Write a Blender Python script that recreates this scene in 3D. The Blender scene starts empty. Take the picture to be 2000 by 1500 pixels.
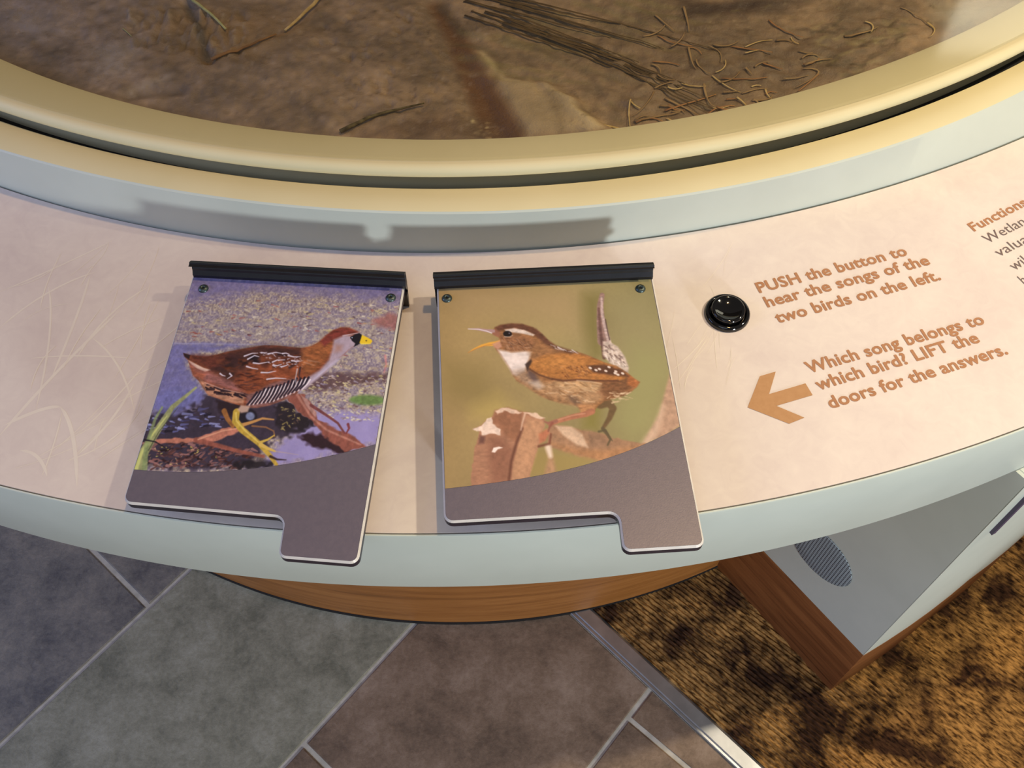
import bpy, bmesh, math, random
import numpy as np
from mathutils import Vector, Matrix
random.seed(7)
C = bpy.context.scene.collection
DESK = 0.80                      # height of the counter top over the floor

# ------------------------------------------------------------------ camera
FPX, PITCH, ROLL, CAMH = 1865.65, 1.0247, -0.0259, 0.65
_cp, _sp = math.cos(PITCH), math.sin(PITCH)
_fw = np.array([0, _cp, -_sp]); _up = np.array([0, _sp, _cp]); _rt = np.array([1.0, 0, 0])
_c, _s = math.cos(ROLL), math.sin(ROLL)
AX, AY, AF = _c*_rt + _s*_up, -_s*_rt + _c*_up, _fw
CAM = np.array([0, 0, DESK + CAMH])
cam_data = bpy.data.cameras.new('camera'); cam = bpy.data.objects.new('camera', cam_data); C.objects.link(cam)
cam.matrix_world = Matrix(((AX[0], AY[0], -AF[0], CAM[0]), (AX[1], AY[1], -AF[1], CAM[1]), (AX[2], AY[2], -AF[2], CAM[2]), (0, 0, 0, 1)))
cam_data.sensor_width = 36; cam_data.lens = FPX/2000*36; cam_data.clip_start = 0.02
bpy.context.scene.camera = cam

# ------------------------------------------------------------------ world and lights
sc = bpy.context.scene
sc.view_settings.view_transform = 'Standard'; sc.view_settings.look = 'None'
sc.view_settings.gamma = 1.0; sc.view_settings.use_curve_mapping = False
sc.view_settings.exposure = 0.0
w = bpy.data.worlds.new('room_ambience'); sc.world = w; w.use_nodes = True
w.node_tree.nodes['Background'].inputs[0].default_value = (1.0, 0.88, 0.80, 1)
w.node_tree.nodes['Background'].inputs[1].default_value = 0.19

def aim(o, target):
    d = Vector(target) - o.location
    o.rotation_euler = d.to_track_quat('-Z', 'Y').to_euler()
def area(name, loc, target, sx, sy, power, col):
    l = bpy.data.lights.new(name, 'AREA'); l.shape = 'RECTANGLE'; l.size = sx; l.size_y = sy
    l.energy = power; l.color = col
    o = bpy.data.objects.new(name, l); C.objects.link(o); o.location = loc; aim(o, target); return o
def spot(name, loc, target, power, col, ang, blend, rad):
    l = bpy.data.lights.new(name, 'SPOT'); l.energy = power; l.color = col
    l.spot_size = math.radians(ang); l.spot_blend = blend; l.shadow_soft_size = rad
    o = bpy.data.objects.new(name, l); C.objects.link(o); o.location = loc; aim(o, target); return o
spot('ceiling_spot', (1.30, 0.62, DESK + 1.5), (0.80, 0.08, DESK), 114, (1.0, 0.85, 0.60), 78, 1.0, 0.035)
spot('ceiling_spot', (0.62, 0.78, DESK + 2.4), (0.20, 0.45, DESK), 72, (1.0, 0.64, 0.28), 90, 0.8, 0.045)
area('window_light', (-3.0, 0.2, 1.9), (-0.3, 0.3, DESK - .3), 1.2, 1.4, 34, (0.34, 0.47, 1.0))
spot('low_front_light', (1.00, -1.15, DESK + 0.24), (-0.02, 0.45, DESK + .06), 88, (0.88, 0.94, 1.0), 62, 0.25, 0.10)  # added low lamp at front right for fascia and riser; source unseen
area('ceiling_fill', (-0.5, -1.3, 2.75), (-0.2, 0.3, 0), 1.5, 1.0, 9, (0.66, 0.80, 1.0))  # added soft overhead fill to brighten the floor, out of view

# ------------------------------------------------------------------ helpers
def rayd(px, py):
    return AX*((px - 1000)/FPX) + AY*(-(py - 750)/FPX) + AF
def at(px, py, z):
    """point of the plane at height z (above the counter top) seen at a measured place of the photograph"""
    d = rayd(px, py); t = (z - CAMH)/d[2]
    return np.array([d[0]*t, d[1]*t, DESK + z])
def link(o, parent=None):
    C.objects.link(o)
    if parent is not None: o.parent = parent
    return o
def tag(o, label=None, cat=None, group=None, kind=None):
    if label: o['label'] = label
    if cat: o['category'] = cat
    if group: o['group'] = group
    if kind: o['kind'] = kind
    return o
def empty(name, loc=(0, 0, 0), rz=0):
    o = bpy.data.objects.new(name, None); C.objects.link(o); o.location = loc; o.rotation_euler = (0, 0, rz)
    o.empty_display_size = 0.05
    return o
def mesh_obj(name, verts, faces, m, parent=None, smooth=False):
    me = bpy.data.meshes.new(name); me.from_pydata([tuple(v) for v in verts], [], faces); me.update()
    if m: me.materials.append(m)
    if smooth: me.polygons.foreach_set('use_smooth', [True]*len(me.polygons))
    return link(bpy.data.objects.new(name, me), parent)
def bm_obj(name, bm, m, parent=None, smooth=False):
    me = bpy.data.meshes.new(name); bmesh.ops.recalc_face_normals(bm, faces=bm.faces[:]); bm.to_mesh(me); bm.free()
    if m: me.materials.append(m)
    if smooth: me.polygons.foreach_set('use_smooth', [True]*len(me.polygons))
    return link(bpy.data.objects.new(name, me), parent)
def smooth_by_angle(o, deg=35):
    me = o.data
    bm = bmesh.new(); bm.from_mesh(me)
    for e in bm.edges:
        if len(e.link_faces) == 2 and e.calc_face_angle(0) > math.radians(deg): e.smooth = False
    for f in bm.faces: f.smooth = True
    bm.to_mesh(me); bm.free(); return o
def lin(c):
    c = np.asarray(c, float)/255.0
    return np.where(c <= 0.04045, c/12.92, ((c + 0.055)/1.055)**2.4)
def rgba(c): v = lin(c); return (float(v[0]), float(v[1]), float(v[2]), 1.0)

class NT:
    def __init__(s, name):
        s.m = bpy.data.materials.new(name); s.m.use_nodes = True; s.t = s.m.node_tree; s.b = s.t.nodes['Principled BSDF']
    def n(s, kind, **kw):
        x = s.t.nodes.new(kind)
        for k, v in kw.items():
            if k in x.inputs: x.inputs[k].default_value = v
            else: setattr(x, k, v)
        return x
    def l(s, a, b): s.t.links.new(a, b)
    def ramp(s, fac, stops):
        r = s.n('ShaderNodeValToRGB'); e = r.color_ramp.elements
        e[0].position, e[0].color = stops[0]; e[1].position, e[1].color = stops[-1]
        for p, c in stops[1:-1]:
            q = e.new(p); q.color = c
        s.l(fac, r.inputs[0]); return r.outputs[0]
    def coord(s, scale=(1, 1, 1), rot=(0, 0, 0), which='Object'):
        tc = s.n('ShaderNodeTexCoord'); mp = s.n('ShaderNodeMapping'); mp.inputs['Scale'].default_value = scale
        mp.inputs['Rotation'].default_value = rot; s.l(tc.outputs[which], mp.inputs[0]); return mp.outputs[0]
    def noise(s, v, scale, detail=4, rough=.55, dist=0):
        x = s.n('ShaderNodeTexNoise'); x.inputs['Scale'].default_value = scale; x.inputs['Detail'].default_value = detail
        x.inputs['Roughness'].default_value = rough; x.inputs['Distortion'].default_value = dist
        s.l(v, x.inputs['Vector']); return x.outputs['Fac']
    def bump(s, h, strength, dist):
        b = s.n('ShaderNodeBump'); b.inputs['Strength'].default_value = strength; b.inputs['Distance'].default_value = dist
        s.l(h, b.inputs['Height']); s.l(b.outputs[0], s.b.inputs['Normal'])
    def set(s, **kw):
        for k, v in kw.items(): s.b.inputs[k.replace('_', ' ')].default_value = v
        return s

def painted(name, c1, c2, rough=.5, scale=40, spec=.5, bump=.04, metal=0):
    t = NT(name); v = t.coord()
    t.l(t.ramp(t.noise(v, scale, 3), [(.35, rgba(c1)), (.65, rgba(c2))]), t.b.inputs['Base Color'])
    t.set(Roughness=rough, Metallic=metal); t.b.inputs['Specular IOR Level'].default_value = spec
    t.bump(t.noise(v, 900, 2), bump, .0005)
    return t.m
M = {}
M['mint'] = painted('mint_paint', (196, 202, 190), (201, 207, 195), .45, 12, .4)
M['warm_lit_mint'] = painted('warm_lit_mint_paint', (217, 206, 164), (222, 211, 170), .55, 10, .2)  # mint paint with the warm light mixed into its colour
M['dark_gap'] = painted('shadow_gap_black', (22, 20, 22), (30, 28, 28), .8)
M['black_rubber'] = painted('black_rubber', (14, 14, 20), (22, 21, 28), .38, 80, .5, .1)
M['plate_core'] = painted('dark_phenolic_core', (30, 28, 42), (40, 36, 50), .35, 60, .6)
M['rim'] = painted('pale_laminate_edge', (200, 196, 190), (214, 208, 200), .4, 60)
M['face'] = painted('charcoal_violet_laminate', (98, 92, 108), (104, 97, 112), .4, 300, .9, .1)
M['screw'] = painted('grey_green_screw', (60, 74, 74), (84, 96, 94), .35, 200, .6, .05, .6)
M['screw_hole'] = painted('screw_socket_dark', (8, 8, 10), (14, 14, 16), .6)
M['gloss_black'] = painted('glossy_black_plastic', (6, 6, 8), (9, 9, 11), .07, 10, .6, 0)
M['steel'] = painted('brushed_aluminium', (170, 172, 176), (190, 192, 196), .32, 30, .5, .05, .85)
M['grout'] = painted('grey_grout', (176, 170, 156), (198, 190, 176), .9, 60, .2, .3)
M['text_brown'] = painted('brown_print', (172, 124, 90), (178, 130, 96), .6, 200, .2, 0)
M['text_grey'] = painted('grey_print', (112, 98, 96), (120, 104, 100), .6, 200, .2, 0)
M['straw'] = painted('dry_straw', (190, 160, 100), (214, 186, 130), .7, 120, .2, .2)
M['stalk'] = painted('pale_green_stalk', (168, 170, 120), (196, 192, 142), .7, 120, .2, .2)
M['twig'] = painted('dark_twig', (70, 60, 42), (120, 108, 76), .8, 160, .2, .4)
M['reed'] = painted('reed_blades', (70, 78, 36), (120, 116, 60), .7, 30, .2, .2)
M['reed_shadow'] = painted('reed_shadow_brown', (86, 68, 44), (108, 88, 58), .6, 60, .3, .3)  # dark brown standing for reed shadows on the mud
M['wall'] = painted('warm_wall_paint', (150, 140, 118), (158, 146, 124), .85, 3, .2, .1)
M['grille_metal'] = None

def paper_mat():
    t = NT('printed_cream_laminate'); v = t.coord()
    n1 = t.noise(v, 9, 5, .6, .6); n2 = t.noise(v, 60, 4, .6, 1.5)
    mx = t.n('ShaderNodeMath', operation='ADD'); mu = t.n('ShaderNodeMath', operation='MULTIPLY'); mu.inputs[1].default_value = .5
    t.l(n2, mu.inputs[0]); t.l(n1, mx.inputs[0]); t.l(mu.outputs[0], mx.inputs[1])
    t.l(t.ramp(mx.outputs[0], [(.55, rgba((218, 206, 202))), (.95, rgba((231, 221, 214)))]), t.b.inputs['Base Color'])
    t.set(Roughness=.55); t.b.inputs['Specular IOR Level'].default_value = .3
    return t.m
M['paper'] = paper_mat()
def blade_mat():
    t = NT('faint_grass_print'); v = t.coord()
    t.l(t.ramp(t.noise(v, 30, 3), [(.3, rgba((231, 222, 212))), (.7, rgba((238, 230, 218)))]), t.b.inputs['Base Color'])
    t.set(Roughness=.55); t.b.inputs['Specular IOR Level'].default_value = .3
    return t.m
M['blade'] = blade_mat()

def wood_mat(name, c1, c2, c3, scale, rough=.45):
    t = NT(name); v = t.coord(scale=scale)
    n = t.noise(v, 6, 6, .6, .8); n2 = t.noise(v, 26, 3, .6)
    mx = t.n('ShaderNodeMath', operation='MULTIPLY_ADD'); mx.inputs[1].default_value = .35
    t.l(n2, mx.inputs[0]); t.l(n, mx.inputs[2])
    t.l(t.ramp(mx.outputs[0], [(.45, rgba(c1)), (.62, rgba(c2)), (.85, rgba(c3))]), t.b.inputs['Base Color'])
    t.set(Roughness=rough); t.b.inputs['Specular IOR Level'].default_value = .35
    t.bump(n2, .15, .001)
    return t.m
M['oak'] = wood_mat('oak_veneer', (134, 86, 42), (158, 102, 50), (176, 118, 62), (.6, .6, 9))
M['oak_dark'] = wood_mat('dark_oak_veneer', (92, 54, 28), (130, 80, 44), (150, 96, 54), (.8, .8, 9))

def tile_mat(name, c1, c2, c3, seed):
    t = NT(name); v = t.coord()
    mp = t.n('ShaderNodeMapping'); mp.inputs['Location'].default_value = (seed*3.1, seed*1.7, 0); t.l(v, mp.inputs[0]); v = mp.outputs[0]
    n1 = t.noise(v, 11, 8, .68, .15); n2 = t.noise(v, 120, 5, .75)
    mx = t.n('ShaderNodeMath', operation='MULTIPLY_ADD'); mx.inputs[1].default_value = .42; t.l(n2, mx.inputs[0]); t.l(n1, mx.inputs[2])
    t.l(t.ramp(mx.outputs[0], [(.55, rgba(c1)), (.72, rgba(c2)), (.92, rgba(c3))]), t.b.inputs['Base Color'])
    t.set(Roughness=.55); t.b.inputs['Specular IOR Level'].default_value = .4
    t.bump(mx.outputs[0], .5, .004)
    return t.m
TILEM = [tile_mat('slate_tile_blue_grey', (92, 88, 86), (122, 116, 108), (150, 140, 126), 1),
         tile_mat('slate_tile_grey', (112, 110, 92), (142, 138, 118), (168, 164, 146), 2),
         tile_mat('slate_tile_brown', (100, 82, 66), (128, 106, 86), (154, 132, 112), 3)]

def attr_mat(name, rough=.5, spec=.3, bump=0, bscale=800):
    t = NT(name); a = t.n('ShaderNodeAttribute'); a.attribute_name = 'paint'
    t.l(a.outputs['Color'], t.b.inputs['Base Color']); t.set(Roughness=rough); t.b.inputs['Specular IOR Level'].default_value = spec
    if bump: t.bump(t.noise(t.coord(), bscale, 4, .7), bump, .002)
    return t.m

# ------------------------------------------------------------------ a small painter for printed pictures and mud colours
class Paint:
    """raster of linear colours over the local rectangle (x0,y0)-(x1,y1); drawing points come through tf()"""
    def __init__(s, x0, y0, x1, y1, W, H, base):
        s.x0, s.y0, s.x1, s.y1, s.W, s.H = x0, y0, x1, y1, W, H
        s.a = np.zeros((H, W, 3)) + np.array(base, float)
        s.rs = np.random.RandomState(5)
    def px(s, P):
        P = np.asarray(P, float)
        return np.stack([(P[:, 0]-s.x0)/(s.x1-s.x0)*(s.W-1), (P[:, 1]-s.y0)/(s.y1-s.y0)*(s.H-1)], 1)
    def noise(s, cx, cy=None, seed=0, octaves=1):
        cy = cy or cx; out = np.zeros((s.H, s.W)); amp = 1; tot = 0
        for o in range(octaves):
            r = np.random.RandomState(seed*31+o); nx, ny = int(cx*2**o)+3, int(cy*2**o)+3
            g = r.rand(ny, nx)
            X = np.linspace(0, nx-2.001, s.W); Y = np.linspace(0, ny-2.001, s.H)
            xi = X.astype(int); yi = Y.astype(int); fx = X-xi; fy = Y-yi
            fx = fx*fx*(3-2*fx); fy = fy*fy*(3-2*fy)
            a = g[yi][:, xi]*(1-fx)+g[yi][:, xi+1]*fx; b = g[yi+1][:, xi]*(1-fx)+g[yi+1][:, xi+1]*fx
            out += amp*(a*(1-fy[:, None])+b*fy[:, None]); tot += amp; amp *= .6
        return out/tot
    def box(s, Q, pad):
        x0 = max(0, int(Q[:, 0].min()-pad)); x1 = min(s.W, int(Q[:, 0].max()+pad)+2)
        y0 = max(0, int(Q[:, 1].min()-pad)); y1 = min(s.H, int(Q[:, 1].max()+pad)+2)
        if x1 <= x0 or y1 <= y0: return None
        return x0, x1, y0, y1
    def blend(s, bx, m, col, al, tex=None):
        x0, x1, y0, y1 = bx; m = (m*al)[..., None]
        col = np.asarray(col, float)
        if tex is not None: col = col[None, None]*tex[y0:y1, x0:x1][..., None]
        s.a[y0:y1, x0:x1] = s.a[y0:y1, x0:x1]*(1-m)+np.clip(col, 0, 255)*m
    def poly(s, pts, col, al=1, soft=1.0, tex=None, tf=None, wob=0, seed=1):
        Q = s.px(tf(pts)); bx = s.box(Q, soft*2+wob+2)
        if bx is None: return
        x0, x1, y0, y1 = bx; X, Y = np.meshgrid(np.arange(x0, x1), np.arange(y0, y1)); X = X.astype(float); Y = Y.astype(float)
        if wob:
            n = s.noise(60, 60, seed); X = X+(n[y0:y1, x0:x1]-.5)*wob*2; n = s.noise(55, 62, seed+1); Y = Y+(n[y0:y1, x0:x1]-.5)*wob*2
        ins = np.zeros(X.shape, bool); d = np.full(X.shape, 1e9)
        for i in range(len(Q)):
            ax_, ay_ = Q[i]; bx_, by_ = Q[(i+1) % len(Q)]
            c = ((ay_ > Y) != (by_ > Y)) & (X < (bx_-ax_)*(Y-ay_)/((by_-ay_) if by_ != ay_ else 1e-9)+ax_); ins ^= c
            dx, dy = bx_-ax_, by_-ay_; L = dx*dx+dy*dy+1e-9; t = np.clip(((X-ax_)*dx+(Y-ay_)*dy)/L, 0, 1)
            d = np.minimum(d, np.hypot(X-ax_-t*dx, Y-ay_-t*dy))
        sd = np.where(ins, -d, d); m = np.clip(.5-sd/(2*soft), 0, 1)
        s.blend(bx, m, col, al, tex)
    def line(s, pts, w0, col, w1=None, al=1, soft=.8, tex=None, tf=None):
        """stroke; widths are in drawing units of tf"""
        w1 = w0 if w1 is None else w1
        k = s.scale(tf, pts); Q = s.px(tf(pts)); w0 = w0*k/2; w1 = w1*k/2; bx = s.box(Q, max(w0, w1)+soft*2+1)
        if bx is None: return
        x0, x1, y0, y1 = bx; X, Y = np.meshgrid(np.arange(x0, x1), np.arange(y0, y1)); m = np.zeros(X.shape)
        seg = np.hypot(*(np.diff(Q, axis=0)).T); cum = np.r_[0, np.cumsum(seg)]; T = cum[-1]+1e-9
        for i in range(len(Q)-1):
            dx, dy = Q[i+1]-Q[i]; L = dx*dx+dy*dy+1e-9; t = np.clip(((X-Q[i, 0])*dx+(Y-Q[i, 1])*dy)/L, 0, 1)
            d = np.hypot(X-Q[i, 0]-t*dx, Y-Q[i, 1]-t*dy); ww = w0+(w1-w0)*(cum[i]+t*seg[i])/T
            m = np.maximum(m, np.clip(.5-(d-ww)/(2*soft), 0, 1))
        s.blend(bx, m, col, al, tex)
    def ell(s, c, rx, ry, col, ang=0, al=1, soft=1.0, tex=None, tf=None):
        a = np.linspace(0, 2*math.pi, 20, endpoint=False); ca, sa = math.cos(ang), math.sin(ang)
        s.poly([(c[0]+rx*math.cos(q)*ca-ry*math.sin(q)*sa, c[1]+rx*math.cos(q)*sa+ry*math.sin(q)*ca) for q in a], col, al, soft, tex, tf)
    def scale(s, tf, pts):
        p = np.asarray(pts[0], float); A = s.px(tf([p, p+[10, 0], p+[0, 10]]))
        return (np.hypot(*(A[1]-A[0]))+np.hypot(*(A[2]-A[0])))/20
    def dabs(s, region, n, col, lo, hi, ang=0, spread=.3, al=.8, stretch=2.5, soft=.8, tf=None, seed=3, jit=18):
        r = np.random.RandomState(seed); R = np.asarray(region, float)
        x0, y0 = R.min(0); x1, y1 = R.max(0); k = 0; tries = 0
        while k < n and tries < n*20:
            tries += 1; x = r.uniform(x0, x1); y = r.uniform(y0, y1)
            ins = False
            for i in range(len(R)):
                a, b = R[i], R[(i+1) % len(R)]
                if (a[1] > y) != (b[1] > y) and x < (b[0]-a[0])*(y-a[1])/(b[1]-a[1])+a[0]: ins = not ins
            if not ins: continue
            k += 1; q = ang+r.uniform(-spread, spread); w = r.uniform(lo, hi); L = w*stretch*r.uniform(.6, 1.3)
            c = np.array(col[r.randint(len(col))] if isinstance(col, list) else col, float)+r.uniform(-jit, jit)
            s.line([(x-L/2*math.cos(q), y-L/2*math.sin(q)), (x+L/2*math.cos(q), y+L/2*math.sin(q))], w, c, w*.4, al, soft, None, tf)
    def blur(s, k):
        for _ in range(k):
            p = np.pad(s.a, ((1, 1), (1, 1), (0, 0)), 'edge')
            s.a = (p[1:-1, 1:-1]*2+p[:-2, 1:-1]+p[2:, 1:-1]+p[1:-1, :-2]+p[1:-1, 2:])/6
    def sample(s, X, Y):
        u = np.clip((X-s.x0)/(s.x1-s.x0)*(s.W-1), 0, s.W-1.001); v = np.clip((Y-s.y0)/(s.y1-s.y0)*(s.H-1), 0, s.H-1.001)
        i = u.astype(int); j = v.astype(int); fu = (u-i)[..., None]; fv = (v-j)[..., None]; a = s.a
        return (a[j, i]*(1-fu)+a[j, i+1]*fu)*(1-fv)+(a[j+1, i]*(1-fu)+a[j+1, i+1]*fu)*fv
def grid_mesh(name, X, Y, Z, cols, m, parent=None, smooth=True):
    H, W = X.shape; me = bpy.data.meshes.new(name)
    me.vertices.add(H*W); me.vertices.foreach_set('co', np.stack([X, Y, Z], -1).astype(np.float32).ravel())
    i = np.arange((H-1)*(W-1)); r = i//(W-1); c = i % (W-1); v = r*W+c
    F = np.stack([v, v+1, v+W+1, v+W], 1)
    me.loops.add(F.size); me.loops.foreach_set('vertex_index', F.ravel().astype(np.int32))
    me.polygons.add(len(F)); me.polygons.foreach_set('loop_start', (np.arange(len(F))*4).astype(np.int32))
    me.update(calc_edges=True)
    if smooth: me.polygons.foreach_set('use_smooth', np.ones(len(F), bool))
    if cols is not None:
        a = me.color_attributes.new('paint', 'FLOAT_COLOR', 'POINT')
        q = np.ones((H*W, 4), np.float32); q[:, :3] = cols.reshape(-1, 3); a.data.foreach_set('color', q.ravel())
    me.materials.append(m)
    return link(bpy.data.objects.new(name, me), parent)
def to_linear(a, gain=1.0):
    c = np.clip(a, 0, 255)/255
    return np.where(c <= .04045, c/12.92, ((c+.055)/1.055)**2.4)*gain

# ------------------------------------------------------------------ floor: bed, slate tiles, carpet, metal strip
AL = 0.8398; D0 = np.array([math.cos(AL), math.sin(AL)]); N0 = np.array([-math.sin(AL), math.cos(AL)])
SA, SB = np.array([0.080, 0.4640]), np.array([0.306, 0.2305])     # tile side edge of the metal strip
SD = (SB-SA)/np.linalg.norm(SB-SA); SN = np.array([-SD[1], SD[0]])  # SN points to the carpet
if SN @ np.array([1, 1]) < 0: SN = -SN
fl = empty('floor'); tag(fl, kind='structure')
def sn(s, n): return s*D0+n*N0
bm = bmesh.new()
P0, P1 = SA-SD*2.0, SA+SD*2.0
vs = [bm.verts.new((p[0], p[1], -0.0024)) for p in (P0-SN*6, P1-SN*6, P1, P0)]
bm.faces.new(vs); bm_obj('floor_bed', bm, M['grout'], fl)
def clip_poly(pts, p, n):          # keep (x-p).n <= 0
    out = []
    for i in range(len(pts)):
        a, b = pts[i], pts[(i+1) % len(pts)]; da, db = (a-p)@n, (b-p)@n
        if da <= 0: out.append(a)
        if da*db < 0: out.append(a+(b-a)*da/(da-db))
    return out
TL, TW, GR = 0.668, 0.3355, 0.0074
k = 0
for row in range(-4, 9):
    n0 = 0.0865+row*TW; off = (-0.002 if row % 2 == 0 else 0.332)   # row 0: 0.0865..0.42
    if row >= 2 and row % 2 == 0: off = -0.020
    for col in range(-5, 3):
        s0 = off+col*TL
        pts = [sn(s0+GR/2, n0+GR/2), sn(s0+TL-GR/2, n0+GR/2), sn(s0+TL-GR/2, n0+TW-GR/2), sn(s0+GR/2, n0+TW-GR/2)]
        pts = clip_poly(pts, SA-SN*.002, SN)
        if len(pts) < 3: continue
        q = [np.array(p) for p in pts]; c = sum(q)/len(q)
        if np.linalg.norm(c-np.array([0, .5])) > 2.3: continue
        bm = bmesh.new(); e = 0.0016
        dz = random.uniform(-.0004, .0004)
        bot = [bm.verts.new((p[0]-c[0], p[1]-c[1], -.0023)) for p in q]
        mid = [bm.verts.new((p[0]-c[0], p[1]-c[1], -.0012+dz)) for p in q]
        top = [bm.verts.new((p[0]-c[0]-(p-c)[0]/np.linalg.norm(p-c)*e*1.5, p[1]-c[1]-(p-c)[1]/np.linalg.norm(p-c)*e*1.5, dz)) for p in q]
        L = len(q)
        for i in range(L):
            j = (i+1) % L; bm.faces.new((bot[i], bot[j], mid[j], mid[i])); bm.faces.new((mid[i], mid[j], top[j], top[i]))
        bm.faces.new(top)
        if row >= 2: mt = TILEM[0]
        elif row == 1: mt = TILEM[1]
        else: mt = TILEM[2]
        o = bm_obj('tile', bm, mt, fl); o.location = (c[0], c[1], 0); k += 1

# carpet: ribbed pile, ribs run along -N0
rib = 0.0066
cs = np.linspace(0.0, 1.35, 470); ct = np.linspace(-1.0, 1.0, 1)
carpet_o = empty('carpet'); tag(carpet_o, 'brown and tan ribbed carpet with mottled leaf pattern beside the slate tiles', 'carpet')
def carpet_patch():
    # local frame: u along D0 (across ribs), v along -N0 (along ribs); only the visible wedge is finely built
    U = np.arange(0.0, 1.5, rib/5); V = np.arange(-0.90, 0.45, 0.0042)
    UU, VV = np.meshgrid(U, V)
    base = SA+SN*.028
    X = base[0]+UU*D0[0]-VV*N0[0]; Y = base[1]+UU*D0[1]-VV*N0[1]
    # shear so that u=0 follows the strip edge
    sh = ((SD@D0)/(SD@-N0))
    X = X+VV*sh*D0[0]; Y = Y+VV*sh*D0[1]; Ueff = UU+VV*sh
    r = np.random.RandomState(3)
    ph = (Ueff/rib) % 1.0
    ridge = np.sin(ph*math.pi)
    idx = np.floor(Ueff/rib).astype(int)-int(np.floor(Ueff.min()/rib))
    tuft = r.rand(idx.max()+1, len(V)*1+2)
    jj = np.tile(np.arange(len(V))[:, None], (1, len(U)))
    k_s = np.ones(5)/5; tuft = np.apply_along_axis(lambda q: np.convolve(q, k_s, 'same'), 1, tuft); tuft = np.clip((tuft-.5)*2.2+.5, 0, 1)
    t1 = tuft[idx, jj]
    Z = 0.0010+ridge*(.0036+.0024*t1)
    return X, Y, Z
X, Y, Z = carpet_patch()
def carpet_mat():
    t = NT('brown_ribbed_carpet'); v = t.coord()
    big = t.noise(v, 13, 3, .5, .5); mid = t.noise(v, 60, 3, .6, .3)
    a = t.n('ShaderNodeMath', operation='MULTIPLY_ADD'); a.inputs[1].default_value = .4; t.l(mid, a.inputs[0]); t.l(big, a.inputs[2])
    c1 = t.ramp(a.outputs[0], [(.58, rgba((74, 52, 38))), (.80, rgba((186, 146, 92)))])
    v2 = t.coord(scale=(1, 1, 1), rot=(0, 0, -AL)); mp = t.n('ShaderNodeMapping'); mp.inputs['Scale'].default_value = (150, 40, 1); t.l(v2, mp.inputs[0])
    fine = t.noise(mp.outputs[0], 1.6, 3, .6)
    c2 = t.ramp(fine, [(.36, rgba((96, 84, 74))), (.62, rgba((255, 246, 226)))])
    mx = t.n('ShaderNodeMix', data_type='RGBA', blend_type='MULTIPLY'); mx.inputs[0].default_value = 1
    t.l(c1, mx.inputs[6]); t.l(c2, mx.inputs[7]); t.l(mx.outputs[2], t.b.inputs['Base Color'])
    t.set(Roughness=.9); t.b.inputs['Specular IOR Level'].default_value = .15
    return t.m
M['carpet'] = carpet_mat()
cp = grid_mesh('carpet_pile', X, Y, Z, None, M['carpet'], carpet_o); cp['kind'] = 'stuff'
bm = bmesh.new()
vs = [bm.verts.new((p[0], p[1], 0.0008)) for p in (P0+SN*.022, P1+SN*.022, P1+SN*2.2, P0+SN*2.2)]
bm.faces.new(vs); bm_obj('carpet_backing', bm, M['carpet'], carpet_o)

# metal strip between tile and carpet
st = empty('floor_strip', (SA[0], SA[1], 0), math.atan2(SD[1], SD[0]))
tag(st, 'narrow aluminium edging strip between the slate tiles and the brown carpet', 'edging strip')
sgn = 1 if (np.array([-SD[1], SD[0]]) @ SN) > 0 else -1
def strip_part(name, prof, m):
    vs, fs = [], []
    for x in (-.6, 1.2):
        for (a, z) in prof: vs.append((x, a*sgn, z))
    n = len(prof)
    for i in range(n): j = (i+1) % n; fs.append((i, j, n+j, n+i))
    fs += [tuple(range(n)), tuple(range(2*n-1, n-1, -1))]
    bm = bmesh.new(); bv = [bm.verts.new(v) for v in vs]
    for f in fs: bm.faces.new([bv[i] for i in f])
    return bm_obj(name, bm, m, st)
strip_part('tread', [(.004, -.0015), (.004, .0035), (.006, .005), (.024, .0056), (.028, .003), (.028, .0)], M['steel'])
strip_part('side_lip', [(-.001, -.0015), (-.001, .0030), (.0005, .0042), (.0036, .0042), (.0036, -.0015)], M['steel'])

# ------------------------------------------------------------------ the round counter
C0 = np.array([-0.0394, 1.5453]); RB = 1.2772
def window(t):
    a = abs(t); return 1.0 if a < .62 else (0.0 if a > 1.3 else .5+.5*math.cos((a-.62)/.68*math.pi))
def rp(co, r0):
    def f(t):
        q = max(-.52, min(.62, t)); v = ((co[0]*q+co[1])*q+co[2])*q+co[3]
        return r0+(v-r0)*window(t)
    return f
fA = rp([0.03412, 0.04629, 0.00727, 1.01312], 1.016)
fA2 = rp([-0.05359, 0.01518, 0.02066, 1.01385], 1.016)
fG = rp([-0.01879, 0.00134, 0.01538, 0.98724], .987)
fM = rp([0.02806, -0.04417, 0.01246, 0.95007], .948)
const = lambda v: (lambda t: v)
TH = list(np.linspace(-.8, .8, 201))+list(np.linspace(.8, 2*math.pi-.8, 71))[1:-1]
def ringpt(t, r, z, c=C0): return (c[0]+r*math.sin(t), c[1]-r*math.cos(t), DESK+z)
def rings(name, prof, m, parent, close=False, c=C0, th=TH, loop=True, smooth=35):
    vs, fs = [], []; n = len(prof)
    for t in th:
        for (rf, z) in prof: vs.append(ringpt(t, rf(t) if callable(rf) else rf, z(t) if callable(z) else z, c))
    T = len(th)
    for i in range(T if loop else T-1):
        a = i*n; b = ((i+1) % T)*n
        for j in range(n-1 if not close else n):
            k2 = (j+1) % n; fs.append((a+j, b+j, b+k2, a+k2))
    bm = bmesh.new(); bv = [bm.verts.new(v) for v in vs]
    for f in fs: bm.faces.new([bv[i] for i in f])
    o = bm_obj(name, bm, m, parent)
    return smooth_by_angle(o, smooth) if smooth else o
def offs(f, d): return lambda t: f(t)+d
counter = empty('display_counter', (C0[0], C0[1], 0)); tag(counter, 'large round mint-grey exhibit counter on an oak drum, carrying the two bird flip panels', 'counter')
class _P: pass
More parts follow.
